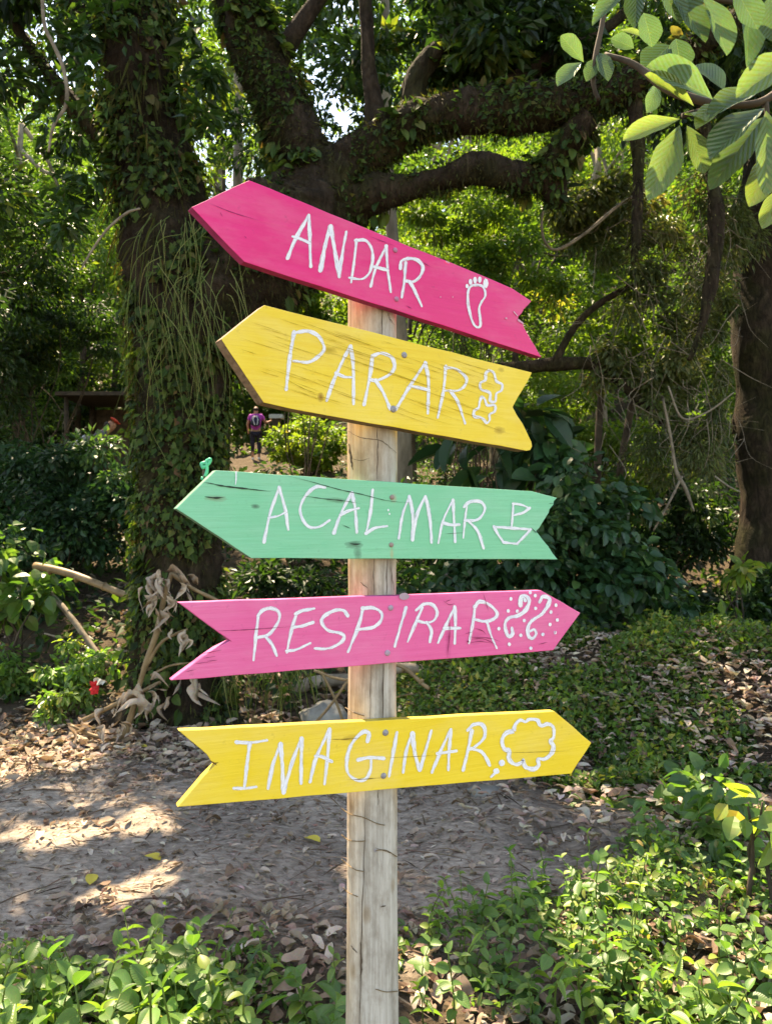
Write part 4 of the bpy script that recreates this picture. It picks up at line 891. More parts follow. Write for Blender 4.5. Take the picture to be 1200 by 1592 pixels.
def post_mat():
    m, nt, out = new_mat('weathered_post'); tc = N_(nt, 'ShaderNodeTexCoord'); P = tc.outputs['Object']
    g = noise_tex(nt, mapping(nt, P, (30, 30, 1.6)).outputs[0], 2.2, 7, .62, .4)
    gf = noise_tex(nt, mapping(nt, P, (150, 150, 3)).outputs[0], 2, 4, .6)
    blot = noise_tex(nt, mapping(nt, P, (9, 9, 3.2)).outputs[0], 1.2, 4, .6)
    grey = ramp(nt, [(.25, (.26, .235, .20)), (.5, (.44, .41, .365)), (.8, (.60, .575, .53))]); nt.links.new(g.outputs['Fac'], grey.inputs[0])
    tan = ramp(nt, [(.25, (.28, .17, .085)), (.5, (.46, .32, .19)), (.8, (.57, .45, .31))]); nt.links.new(g.outputs['Fac'], tan.inputs[0])
    sx = N_(nt, 'ShaderNodeSeparateXYZ'); nt.links.new(P, sx.inputs[0])
    # the un-weathered side: sapwood along the left, and more of it higher up the post
    a = N_(nt, 'ShaderNodeMath', operation='MULTIPLY_ADD'); nt.links.new(sx.outputs[0], a.inputs[0]); a.inputs[1].default_value = -10.0; a.inputs[2].default_value = -.40
    b = N_(nt, 'ShaderNodeMath', operation='MULTIPLY_ADD'); nt.links.new(blot.outputs['Fac'], b.inputs[0]); b.inputs[1].default_value = 1.1; nt.links.new(a.outputs[0], b.inputs[2])
    zz = N_(nt, 'ShaderNodeMapRange'); nt.links.new(sx.outputs[2], zz.inputs[0]); zz.inputs[1].default_value = .7; zz.inputs[2].default_value = 1.7; zz.inputs[3].default_value = -.20; zz.inputs[4].default_value = .42
    c = N_(nt, 'ShaderNodeMath', operation='ADD', use_clamp=True); nt.links.new(b.outputs[0], c.inputs[0]); nt.links.new(zz.outputs[0], c.inputs[1])
    col = mix(nt, c.outputs[0], grey.outputs[0], tan.outputs[0])
    mot = noise_tex(nt, mapping(nt, P, (16, 16, 7)).outputs[0], 1.5, 6, .7); mr = ramp(nt, [(.38, (.50, .44, .38)), (.56, (1, 1, 1))]); nt.links.new(mot.outputs['Fac'], mr.inputs[0])
    col = mix(nt, .55, col, mix(nt, 1.0, col, mr.outputs[0], 'MULTIPLY'))
    vk = N_(nt, 'ShaderNodeTexVoronoi'); vk.inputs['Scale'].default_value = 1.0; nt.links.new(mapping(nt, P, (13, 13, 6.5)).outputs[0], vk.inputs['Vector'])
    kr = ramp(nt, [(.05, (.30, .22, .15)), (.13, (.75, .66, .55)), (.2, (1, 1, 1))]); nt.links.new(vk.outputs['Distance'], kr.inputs[0]); col = mix(nt, .8, col, mix(nt, 1.0, col, kr.outputs[0], 'MULTIPLY'))
    dk = ramp(nt, [(.30, (.55, .5, .45)), (.42, (1, 1, 1))]); nt.links.new(gf.outputs['Fac'], dk.inputs[0])
    col = mix(nt, .5, col, mix(nt, 1.0, col, dk.outputs[0], 'MULTIPLY'))
    principled(nt, out, col, .8, bump(nt, g.outputs['Fac'], .5, .004), .2)
    return m
PM = post_mat(); CRK = plain('dark_crack', (.10, .075, .055), .9, .05)
ztop = 2.07
def post_r(z): return PR * (1 + .02 * math.sin(z * 3 + 1) + .015 * math.sin(z * 9)) * (1.02 - .03 * z)
zs = np.linspace(-.35, ztop, 90); V = []; SD = 40
for z in zs:
    for k in range(SD):
        a = 2 * math.pi * k / SD; d = Vector((math.cos(a), math.sin(a), z * .5))
        V.append([post_r(z) * math.cos(a) * (1 + .035 * mnoise.noise(Vector((d.x * 2, d.y * 2, z * 1.5)))), post_r(z) * math.sin(a) * (1 + .035 * mnoise.noise(Vector((d.x * 2, d.y * 2, z * 1.5)))), z])
i_ = np.arange(89)[:, None] * SD; k_ = np.arange(SD)[None]; mb = MB()
mb.add(np.array(V + [[0, 0, ztop]]), [np.stack([i_ + k_, i_ + (k_ + 1) % SD, i_ + SD + (k_ + 1) % SD, i_ + SD + k_], -1).reshape(-1, 4), np.array([[89 * SD + k, 89 * SD + (k + 1) % SD, len(V)] for k in range(SD)])])
post = mb.build('post', PM, sign)
def on_post(u, v, lift=.0006):
    """a point of the post's front surface seen at pixel u, v (local to the signpost)"""
    d = np.array([(u - 600) / FPX, 1.0]); p = AX; aa = d @ d; bb = -2 * d @ p; 
    z = EYE - (v - 796) / FPX * 1.79; r = post_r(z) * 1.012 + lift; cc = p @ p - r * r; disc = max(bb * bb - 4 * aa * cc, 0); s = (-bb - math.sqrt(disc)) / (2 * aa)
    q = d * s - p; z = EYE - (v - 796) / FPX * s; return np.array([q[0], q[1], z])
def post_strip(pts, w, lift=.0006):
    P = smooth_path(np.array(pts, float), 8); n = len(P); V = []
    for i, (u, v) in enumerate(P):
        t = i / (n - 1); ww = w * (math.sin(math.pi * min(max(t, .06), .94)) ** .6) * (1 + .3 * math.sin(i * 2.1)); u += .5 * math.sin(i * 1.3)
        T = P[min(i + 1, n - 1)] - P[max(i - 1, 0)]; T = T / (np.linalg.norm(T) + 1e-9); nrm = np.array([-T[1], T[0]]) * ww / 2
        V += [on_post(u - nrm[0], v - nrm[1], lift), on_post(u + nrm[0], v + nrm[1], lift)]
    return V, np.array([[2 * i, 2 * i + 1, 2 * i + 3, 2 * i + 2] for i in range(n - 1)])
for k, (pts, w) in enumerate([([(568, 1228), (566, 1330), (562, 1450), (559, 1600), (557, 1700)], 1.6), ([(588, 1225), (588, 1252)], 1.4), ([(594, 480), (594, 522)], 1.6), ([(586, 655), (587, 700), (586, 745)], 1.6), ([(581, 865), (581, 930)], 1.4), ([(602, 865), (601, 930)], 1.6),
                              ([(596, 1030), (595, 1120)], 2.4), ([(577, 1035), (575, 1120)], 1.2), ([(541, 670), (560, 680), (588, 684), (600, 690), (617, 705)], 1.3), ([(545, 712), (560, 716), (575, 712)], 1.0), ([(583, 1318), (595, 1322), (612, 1328)], 1.0),
                              ([(606, 870), (610, 900), (615, 925)], 1.0), ([(560, 905), (572, 915)], 1.6), ([(603, 485), (606, 495), (613, 505)], 1.2), ([(542, 690), (546, 715), (548, 730)], 4.0), ([(560, 1465), (562, 1500), (560, 1525)], 3.0), ([(545, 1470), (555, 1482)], 2.0), ([(592, 1410), (600, 1408)], 3)]):
    V, F = post_strip(pts, w * .72, .0006 + .00008 * k); mb = MB(); mb.add(V, F); mb.build('crack', CRK, post)
for pts in ([(531, 1257), (545, 1266), (565, 1271), (585, 1280), (598, 1283)], [(531, 1298), (542, 1306), (560, 1308), (568, 1307)], [(531, 1336), (540, 1344), (552, 1352), (566, 1355)], [(533, 1380), (542, 1388), (556, 1394)], [(584, 1322), (600, 1322), (617, 1332)], [(537, 1100), (550, 1108), (566, 1113)], [(584, 1538), (600, 1542), (618, 1541)]):
    P = np.array([on_post(u, v, .0015) for u, v in smooth_path(np.array(pts, float), 5)]); mb = MB(); mb.add(*tube(P, .0011, 5)); mb.build('string', M['bamboo'], post)
V, F = post_strip([(585, 1320), (584, 1322), (583, 1325)], 5, .002); mb = MB(); mb.add(V, F); mb.build('staple', M['nail'], post)

def board_mat(name, base, hi, lo, grain_rot=0.0, knots=(), wear=.15, rough=.42, grain=.5):
    m, nt, out = new_mat(name); tc = N_(nt, 'ShaderNodeTexCoord'); P = tc.outputs['Object']
    mp = mapping(nt, P, (3.0, 3.0, 75), (0, grain_rot, 0))
    g = noise_tex(nt, mp.outputs[0], 1.6, 6, .6, .3); blot = noise_tex(nt, P, 5, 5, .6); fine = noise_tex(nt, mapping(nt, P, (14, 14, 420), (0, grain_rot, 0)).outputs[0], 1, 3)
    r = ramp(nt, [(.25, lo), (.5, base), (.75, hi)]); 
    ad = N_(nt, 'ShaderNodeMix'); ad.data_type = 'FLOAT'; ad.inputs[0].default_value = .55; nt.links.new(g.outputs['Fac'], ad.inputs[2]); nt.links.new(blot.outputs['Fac'], ad.inputs[3]); nt.links.new(ad.outputs[0], r.inputs[0])
    col = r.outputs[0]
    dk = ramp(nt, [(.30, tuple(c * .45 for c in lo)), (.37, (1, 1, 1))]); nt.links.new(fine.outputs['Fac'], dk.inputs[0])
    dm = ramp(nt, [(.55, (0, 0, 0)), (.7, (1, 1, 1))]); nt.links.new(blot.outputs['Fac'], dm.inputs[0])
    col = mix(nt, grain, col, mix(nt, dm.outputs[0], col, mix(nt, 1.0, col, dk.outputs[0], 'MULTIPLY')))
    fade = noise_tex(nt, mapping(nt, P, (2.2, 2.2, 6), (0, .2, 0), (3.1, 0, 1)).outputs[0], 1.6, 6, .65); fr = ramp(nt, [(.46, (0, 0, 0)), (.74, (.30,) * 3)]); nt.links.new(fade.outputs['Fac'], fr.inputs[0])
    col = mix(nt, fr.outputs[0], col, tuple(min(1, c * .62 + .27) for c in base))
    dirt = noise_tex(nt, P, 46, 6, .75); dr = ramp(nt, [(.60, (0, 0, 0)), (.72, (.55,) * 3)]); nt.links.new(dirt.outputs['Fac'], dr.inputs[0])
    col = mix(nt, dr.outputs[0], col, tuple(c * .55 + .02 for c in lo))
    nz = noise_tex(nt, mapping(nt, P, (20, 20, 90)).outputs[0], 1.5, 4, .6)
    for (x, z, rx, rz, kc, st) in knots:
        k = mapping(nt, P, (1 / rx, 0, 1 / rz), (0, 0, 0), (-x / rx, 0, -z / rz)); ln = N_(nt, 'ShaderNodeVectorMath', operation='LENGTH'); nt.links.new(k.outputs[0], ln.inputs[0])
        a = N_(nt, 'ShaderNodeMath', operation='MULTIPLY_ADD'); nt.links.new(nz.outputs['Fac'], a.inputs[0]); a.inputs[1].default_value = 1.6; nt.links.new(ln.outputs['Value'], a.inputs[2])
        rr = ramp(nt, [(.55, (st,) * 3), (.95, (st * .35,) * 3), (1.0, (0, 0, 0))]); dv = N_(nt, 'ShaderNodeMath', operation='DIVIDE'); nt.links.new(a.outputs[0], dv.inputs[0]); dv.inputs[1].default_value = 2.0; nt.links.new(dv.outputs[0], rr.inputs[0])
        col = mix(nt, rr.outputs[0], col, kc)
    principled(nt, out, col, rough, bump(nt, g.outputs['Fac'], .35, .003), .35)
    return m
white, nt, out = new_mat('white_brush_paint')
# tint runs 0..1 across a stroke: bristle streaks follow the brush, thin coverage lets the paint below show
tc = N_(nt, 'ShaderNodeTexCoord'); at = N_(nt, 'ShaderNodeAttribute', attribute_name='tint')
cb = N_(nt, 'ShaderNodeCombineXYZ'); sxy = N_(nt, 'ShaderNodeSeparateXYZ'); nt.links.new(tc.outputs['Object'], sxy.inputs[0])
for src, k_, dst in ((at.outputs['Fac'], 4.5, 0), (sxy.outputs[0], 26, 1), (sxy.outputs[2], 26, 2)):
    mm = N_(nt, 'ShaderNodeMath', operation='MULTIPLY'); nt.links.new(src, mm.inputs[0]); mm.inputs[1].default_value = k_; nt.links.new(mm.outputs[0], cb.inputs[dst])
a = noise_tex(nt, cb.outputs[0], 1.3, 5, .65); r = ramp(nt, [(.30, (.50, .54, .70)), (.50, (.78, .79, .84)), (.8, (.86, .86, .86))]); nt.links.new(a.outputs['Fac'], r.inputs[0])
pr = principled(nt, out, r.outputs[0], .5, bump(nt, a.outputs['Fac'], .5, .002), .3)
ed = N_(nt, 'ShaderNodeMath', operation='MULTIPLY_ADD'); nt.links.new(at.outputs['Fac'], ed.inputs[0]); ed.inputs[1].default_value = 2.0; ed.inputs[2].default_value = -1.0
ab = N_(nt, 'ShaderNodeMath', operation='ABSOLUTE'); nt.links.new(ed.outputs[0], ab.inputs[0]); pw = N_(nt, 'ShaderNodeMath', operation='POWER'); nt.links.new(ab.outputs[0], pw.inputs[0]); pw.inputs[1].default_value = 4
b_ = noise_tex(nt, cb.outputs[0], 1.9, 5, .7); sm = N_(nt, 'ShaderNodeMath', operation='MULTIPLY_ADD'); nt.links.new(pw.outputs[0], sm.inputs[0]); sm.inputs[1].default_value = -.26; nt.links.new(b_.outputs['Fac'], sm.inputs[2])
cov = ramp(nt, [(.26, (0.05,) * 3), (.44, (1, 1, 1))]); nt.links.new(sm.outputs[0], cov.inputs[0])
tr = N_(nt, 'ShaderNodeBsdfTransparent'); ms = N_(nt, 'ShaderNodeMixShader'); nt.links.new(cov.outputs[0], ms.inputs[0]); nt.links.new(tr.outputs[0], ms.inputs[1]); nt.links.new(pr.outputs[0], ms.inputs[2]); nt.links.new(ms.outputs[0], out.inputs[0])
SIDE = {'wood': simple_mat('bare_edge_wood', (.10, .06, .035), (.26, .165, .10), 30, .8, (1, 1, 4)), 'magenta': simple_mat('magenta_edge', (.20, .012, .07), (.36, .03, .13), 20, .7), 'green': simple_mat('green_edge', (.05, .13, .08), (.12, .27, .17), 20, .7),
        'pink': simple_mat('pink_edge', (.25, .03, .11), (.48, .10, .25), 20, .7), 'yellow': simple_mat('yellow_edge', (.30, .20, .03), (.55, .40, .06), 20, .7)}

class Board:
    """one arrow board: local x along the board, z up, y = depth behind the painted face"""
    def __init__(s, label, yaw, th, outline, mats):
        a = math.radians(yaw); s.n = np.array([math.sin(a), -math.cos(a), 0]); s.ex = np.array([math.cos(a), math.sin(a), 0]); s.th = th
        s.c = np.array([AX[0], AX[1], 0]) + s.n * (PR * 1.01 + th); v0 = np.mean([p[1] for p in outline]); s.c[2] = EYE - (v0 - 796) / FPX * s.c[1]
        loc_ = s.c - np.array(sign.location)
        Q = [s.px(u, v) for u, v in outline]; n = len(Q)
        area = sum(Q[i][0] * Q[(i + 1) % n][1] - Q[(i + 1) % n][0] * Q[i][1] for i in range(n))
        if area < 0: Q = Q[::-1]
        V = [(x, 0, z) for x, z in Q] + [(x, th, z) for x, z in Q]
        me = bpy.data.meshes.new('arrow_board'); me.from_pydata(V, [], [list(range(n)), list(range(2 * n - 1, n - 1, -1))] + [[(i + 1) % n, i, i + n, (i + 1) % n + n] for i in range(n)])
        for m_ in mats: me.materials.append(m_)
        for p in me.polygons: p.material_index = 0 if p.index < 2 else 1
        s.o = link('arrow_board', me, sign); s.o['label'] = label
        s.o.matrix_local = Matrix(((s.ex[0], -s.n[0], 0, loc_[0]), (s.ex[1], -s.n[1], 0, loc_[1]), (0, 0, 1, loc_[2]), (0, 0, 0, 1)))
        bv = s.o.modifiers.new('bevel', 'BEVEL'); bv.width = .0016; bv.segments = 2; bv.limit_method = 'ANGLE'
        s.k = 0
    def px(s, u, v):
        d = np.array([(u - 600) / FPX, 1, -(v - 796) / FPX]); e = np.array([0, 0, EYE]); t = (s.n @ (s.c - e)) / (s.n @ d); w = e + d * t - s.c
        return (float(w @ s.ex), float(w[2]))
    def strokes(s, name, lines, mat, taper=False, label=None):
        mb = MB(); rr = np.random.RandomState(len(lines) + s.k)
        for pts, w in lines:
            s.k += 1; y = -.0007 - .00004 * s.k
            if len(pts) == 1: 
                (u, v), (rx, ry) = pts[0], w; V = [s.px(u, v)] + [s.px(u + rx * math.cos(t) * rr.uniform(.9, 1.1), v + ry * math.sin(t) * rr.uniform(.9, 1.1)) for t in np.linspace(0, 2 * math.pi, 14, endpoint=False)]
                mb.add([(x, y, z) for x, z in V], np.array([[0, 1 + i, 1 + (i + 1) % 14] for i in range(14)])); continue
            P = smooth_path(np.array(pts, float), 7); n = len(P); V = []; L = np.concatenate([[0], np.cumsum(np.linalg.norm(np.diff(P, axis=0), axis=1))]); ph = rr.uniform(0, 6)
            T = np.gradient(P, axis=0); T /= np.linalg.norm(T, axis=1, keepdims=True) + 1e-9
            closed = np.linalg.norm(P[0] - P[-1]) < .5
            rows = []
            for i in range(n):
                e = min(L[i], L[-1] - L[i]); f = 1.0
                if taper: f = max(.12, math.sin(math.pi * L[i] / L[-1])) * (1 + .35 * math.sin(L[i] * .35 + ph))
                else: f = (1.06 + .16 * math.sin(L[i] * .11 + ph) + .09 * math.sin(L[i] * .37 + ph * 2) + .06 * math.sin(L[i] * 1.1 + ph)) * (1.22 - .26 * L[i] / L[-1])
                rows.append((P[i], T[i], w * f / 2))
            if not taper and not closed:                                # rounded brush ends
                for a_, sg in ((0, -1), (n - 1, 1)):
                    p, t_, hw = rows[a_ if sg < 0 else -1]; ext = [(p + sg * t_ * hw * q, t_, hw * math.sqrt(max(1 - q * q, .02))) for q in (.5, .85, 1.0)]
                    rows = (ext[::-1] + rows) if sg < 0 else (rows + ext)
            for p, t_, hw in rows:
                nr = np.array([-t_[1], t_[0]]) * hw
                for q in (p + nr, p - nr): x, z = s.px(*q); V.append((x, y, z))
            mb.add(V, np.array([[2 * i, 2 * i + 1, 2 * i + 3, 2 * i + 2] for i in range(len(rows) - 1)]), np.tile([0., 1.], len(rows)))
        o = mb.build(name, mat, s.o)
        if label: o['label'] = label
        if taper or name == 'paint_chip': o['kind'] = 'stuff'
        return o
    def nail(s, u, v, r=.0072, mat=None):
        x, z = s.px(u, v); mb = MB(); V = []; n = 14
        for rr_, y in ((1, .001), (1, -.0018), (.78, -.0034), (.35, -.0042)):
            V += [(x + r * rr_ * math.cos(t), y, z + r * rr_ * math.sin(t)) for t in np.linspace(0, 2 * math.pi, n, endpoint=False)]
        V.append((x, -.0044, z)); F = [[i * n + (j + 1) % n, i * n + j, (i + 1) * n + j, (i + 1) * n + (j + 1) % n] for i in range(3) for j in range(n)]
        mb.add(V, [np.array(F), np.array([[3 * n + (j + 1) % n, 3 * n + j, 4 * n] for j in range(n)])]); mb.build('nail', mat or M['nail'], s.o)

def crop(x0, y0, sc, lines): return [([(x0 + x / sc, y0 + y / sc) for x, y in p], w) for p, w in lines]
def jag(a, b, n, amp, seed):
    rr = np.random.RandomState(seed); out_ = []
    for i in range(n):
        t = i / n; out_.append((a[0] + (b[0] - a[0]) * t + (rr.uniform(-amp, amp) if i else 0), a[1] + (b[1] - a[1]) * t + (rr.uniform(-amp, amp) if i else 0)))
    return out_

# --- ANDAR
ol = jag((298, 322), (388, 280), 4, .6, 1) + jag((388, 280), (828, 461), 14, .7, 2) + [(826, 468), (822, 473), (814, 481), (811, 487), (806, 492), (805, 498), (813, 504)] + jag((816, 512), (842, 556), 5, .8, 3) + jag((842, 556), (380, 407), 12, .6, 4) + jag((380, 407), (298, 322), 4, .6, 5)
b1 = Board('magenta arrow board pointing left and reading ANDAR', 33, .024, ol, [board_mat('magenta_paint', (.77, .014, .175), (.83, .020, .21), (.69, .010, .14), .05, (), .1, .34, .25), SIDE['magenta']])
Sx = crop(430, 320, 5, [
    ([(85, 405), (150, 250), (250, 75)], 5.4), ([(250, 75), (258, 280), (265, 470)], 5.2), ([(125, 240), (180, 255), (255, 290)], 4.4),
    ([(340, 500), (375, 320), (415, 165)], 6.2), ([(420, 165), (455, 370), (485, 550)], 6), ([(485, 545), (510, 370), (540, 205)], 4.6),
    ([(620, 265), (600, 440), (578, 595)], 3.8), ([(615, 270), (690, 270), (735, 330), (745, 420), (720, 520), (660, 570), (565, 560)], 4.2),
    ([(730, 625), (770, 480), (850, 315)], 4), ([(850, 315), (860, 480), (885, 670)], 4), ([(760, 475), (860, 500)], 5),
    ([(1000, 445), (990, 580), (972, 710)], 4.4), ([(960, 485), (970, 430), (1030, 410), (1095, 425), (1135, 480), (1110, 550), (1060, 590), (1005, 585)], 5), ([(1030, 590), (1065, 650), (1125, 780)], 4.4)])
b1.strokes('lettering', Sx, white)
Sx = crop(700, 420, 8, [([(330, 185), (260, 195), (220, 250), (212, 350), (222, 460), (255, 600), (290, 680), (335, 712), (368, 690), (365, 600), (352, 480), (380, 400), (425, 330), (425, 260), (390, 200), (330, 185)], 3.8)])
Sx += [([(700 + x / 8, 420 + y / 8)], (rx / 8, ry / 8)) for x, y, rx, ry in ((202, 200, 19, 26), (245, 148, 23, 36), (302, 125, 24, 43), (360, 120, 23, 40), (435, 165, 33, 58))]
b1.strokes('footprint_drawing', Sx, white)
b1.strokes('crack', [([(325, 316), (360, 330), (402, 343)], .9), ([(342, 330), (346, 337)], 1.2), ([(380, 367), (383, 371)], 1.2), ([(655, 407), (668, 415)], .9), ([(630, 475), (640, 480)], .9), ([(575, 368), (612, 382)], .8)], plain('magenta_crack', (.35, .012, .11)), True)
b1.strokes('paint_chip', [([(786, 495)], (1.6, 1.5)), ([(798, 485), (803, 491)], 1.3), ([(684, 462)], (1, 1)), ([(703, 462)], (1, 1)), ([(693, 407), (697, 409)], 1.6), ([(805, 498), (812, 503)], 2.0)], plain('pale_chip', (.72, .35, .45)))
GN = plain('pink_tinted_nail', (.50, .20, .33))
b1.nail(614, 389, .0060, GN); b1.nail(616, 465, .0060, GN)

# --- PARAR
ol = jag((344, 527), (411, 474), 4, .6, 6) + jag((411, 474), (827, 579), 10, .6, 7) + jag((827, 579), (797, 633), 4, .6, 8) + jag((797, 633), (820, 672), 3, .8, 9) + [(826, 687), (827, 694), (824, 700)] + jag((818, 701), (413, 629), 10, .6, 10) + jag((410, 626), (344, 527), 5, .6, 11)
bk = Board.__new__(Board)
def kn(b, lst): return [(*b.px(u, v), rx * 1.75 / FPX, ry * 1.75 / FPX, c, st) for u, v, rx, ry, c, st in lst]
b2 = Board('weathered yellow arrow board pointing left and reading PARAR', 31, .040, ol, [M['rock'], SIDE['wood']])
BR = (.33, .20, .02)
b2.o.data.materials[0] = board_mat('yellow_weathered_paint', (.82, .585, .045), (.87, .65, .09), (.76, .48, .02), .16, kn(b2, [(512, 545, 11, 5, (.42, .27, .01), .8), (499, 617, 5, 6, (.30, .14, .01), .95), (776, 669, 11, 6, (.40, .25, .02), .75), (779, 575, 6, 4, (.4, .25, .02), .6), (518, 590, 22, 12, (.85, .62, .3), .0)]),   .2, .48, .12)
Sx = crop(430, 500, 5.714, [
    ([(155, 95), (120, 300), (85, 600)], 5.4), ([(150, 100), (270, 85), (360, 120), (410, 190), (420, 250), (370, 310), (280, 360), (150, 350)], 5),
    ([(445, 700), (520, 490), (650, 220)], 5), ([(655, 220), (680, 400), (682, 730)], 5), ([(530, 460), (600, 490), (670, 495)], 4.6),
    ([(850, 310), (825, 500), (775, 735)], 5), ([(850, 305), (930, 280), (1020, 320), (1045, 400), (1000, 470), (900, 520), (830, 520)], 5), ([(880, 525), (950, 640), (1005, 775)], 5)])
Sx += crop(610, 540, 5.217, [([(25, 505), (130, 330), (262, 130)], 4.6), ([(265, 130), (290, 270), (285, 535)], 4.8), ([(150, 315), (290, 345)], 5),
    ([(430, 155), (410, 360), (365, 570)], 4), ([(425, 165), (510, 175), (590, 240), (590, 300), (530, 350), (425, 350)], 4), ([(470, 355), (530, 450), (585, 615)], 4.3)])
b2.strokes('lettering', Sx, white)
b2.strokes('flower_drawing', crop(610, 540, 5.217, [([(785, 185), (755, 210), (750, 265), (710, 290), (715, 340), (770, 360), (790, 380), (790, 435), (830, 440), (840, 375), (880, 350), (885, 300), (840, 275), (820, 210), (785, 185)], 3.8),
    ([(720, 395), (705, 440), (695, 490), (660, 515), (660, 560), (710, 570), (740, 590), (760, 615), (785, 590), (785, 545), (825, 520), (825, 470), (765, 470), (745, 420), (720, 395)], 3.8)]), white)
rr = np.random.RandomState(5); gl = []
for k in range(80):
    u = rr.uniform(365, 775); v0 = 474 + (u - 411) * .252; v = v0 + rr.uniform(.06, .84) * (150 - (u - 411) * .07); L = rr.uniform(25, 105); sl_ = rr.uniform(.30, .37)
    lo_, hi_ = (474 + (u - 411) * .252) + 4, (628 + (u + L - 412) * .174) - 6
    if u < 411: lo_ = 527 - (u - 344) * .79 + 4; hi_ = min(hi_, 527 + (u - 344) * 1.5 - 6)
    if not (lo_ < v and v + L * sl_ < hi_ and u + L < 792): continue
    gl.append(([(u, v), (u + L * .5, v + L * .5 * sl_ + rr.uniform(-.8, .8)), (u + L, v + L * sl_)], rr.uniform(.3, .65)))
gl += [([(518, 550), (560, 565), (620, 585), (660, 600)], 1.2), ([(517, 516), (560, 532), (600, 546)], 1.1), ([(440, 588), (470, 604), (497, 614)], 1.1)]
b2.strokes('grain_crack', gl, plain('yellow_crack', (.52, .35, .02), .9), True)
b2.nail(628, 552); b2.nail(611, 636, .0080); 

# --- ACALMAR
ol = [(274, 791)] + jag((276, 789), (336, 731), 5, .6, 12) + jag((336, 731), (871, 767), 12, .6, 13) + [(866, 774), (861, 779), (860, 785), (854, 792), (853, 797), (846, 808), (838, 821), (833, 826)] + jag((836, 829), (867, 870), 4, .6, 14) + jag((867, 870), (391, 868), 10, .5, 15) + jag((391, 868), (274, 791), 5, .6, 16)
b3 = Board('green arrow board pointing left and reading ACALMAR', 29, .024, ol, [M['rock'], SIDE['green']])
DG = (.035, .085, .055)
b3.o.data.materials[0] = board_mat('green_paint', (.150, .530, .315), (.175, .570, .345), (.125, .47, .27), .03, kn(b3, [(336, 775, 14, 4, (.20, .21, .13), .6), (397, 787, 6, 3, DG, .8), (525, 778, 15, 4, (.06, .13, .08), .6), (550, 847, 13, 5, DG, .75), (556, 862, 6, 12, DG, .55), (612, 775, 5, 6, (.40, .27, .20), .5), (609, 862, 3, 9, (.45, .33, .16), .5)]), .1, .42, .4)
Sx = crop(390, 740, 5, [
    ([(103, 510), (150, 290), (220, 90)], 4.4), ([(220, 90), (265, 250), (290, 415)], 4.8), ([(140, 325), (210, 310), (275, 280)], 3.4),
    ([(575, 90), (510, 85), (430, 145), (385, 240), (395, 320), (450, 395), (530, 395), (610, 345)], 4.5),
    ([(645, 440), (700, 290), (780, 135)], 4.5), ([(785, 135), (810, 260), (822, 435)], 4.8), ([(700, 300), (760, 270), (835, 250)], 4.4), ([(945, 110), (930, 270), (895, 445)], 4.4), ([(895, 445), (960, 405), (1055, 390)], 4.2)])
Sx += crop(600, 740, 5, [([(97, 485), (130, 290), (180, 160)], 4), ([(180, 160), (205, 300), (200, 495)], 4.5), ([(205, 495), (240, 300), (300, 160)], 4.8), ([(305, 160), (335, 300), (352, 515)], 5),
    ([(405, 520), (440, 350), (515, 190)], 3.4), ([(518, 190), (525, 330), (535, 510)], 4), ([(445, 365), (500, 380), (565, 378)], 4.2),
    ([(625, 230), (610, 350), (598, 480)], 3.2), ([(605, 240), (650, 200), (730, 200), (765, 250), (740, 310), (690, 345), (610, 345)], 4.4), ([(640, 350), (710, 430), (755, 560)], 4.4)])
Sx += [([(367, 734), (367, 744), (366, 753)], 2), ([(603, 793)], (1.3, 1.8)), ([(605, 799)], (1.2, 1.6))]
b3.strokes('lettering', Sx, white)
b3.strokes('boat_drawing', crop(600, 740, 5, [([(985, 215), (980, 300), (972, 395)], 3.4), ([(985, 215), (1050, 225), (1110, 250)], 3.2), ([(1110, 250), (1060, 285), (990, 305)], 3.6), ([(835, 395), (970, 405), (1120, 415)], 4), ([(835, 395), (870, 460), (910, 515)], 4.2), ([(910, 515), (960, 522), (1015, 528)], 4), ([(1015, 525), (1070, 470), (1120, 415)], 4)]), white)
b3.strokes('crack', [([(312, 749), (330, 752), (350, 756), (420, 764)], 2.4), ([(446, 740), (480, 748), (527, 761), (560, 768), (600, 778), (640, 782)], 1.1), ([(466, 770), (500, 775), (530, 778), (560, 783)], 1.2), ([(318, 772), (334, 774), (349, 773)], 2.6), ([(542, 844), (552, 846), (562, 845)], 2.0), ([(852, 783), (860, 782)], 1), ([(856, 788), (862, 786)], 1), ([(824, 820), (833, 829)], 1.6), ([(530, 815), (545, 822)], .9), ([(690, 830), (720, 828)], .7)], plain('green_crack', (.03, .055, .04), .9), True)
RN = plain('rusty_nail', (.33, .25, .22), .6); b3.nail(609, 773, .0058, RN); b3.nail(608, 847, .0058, RN)

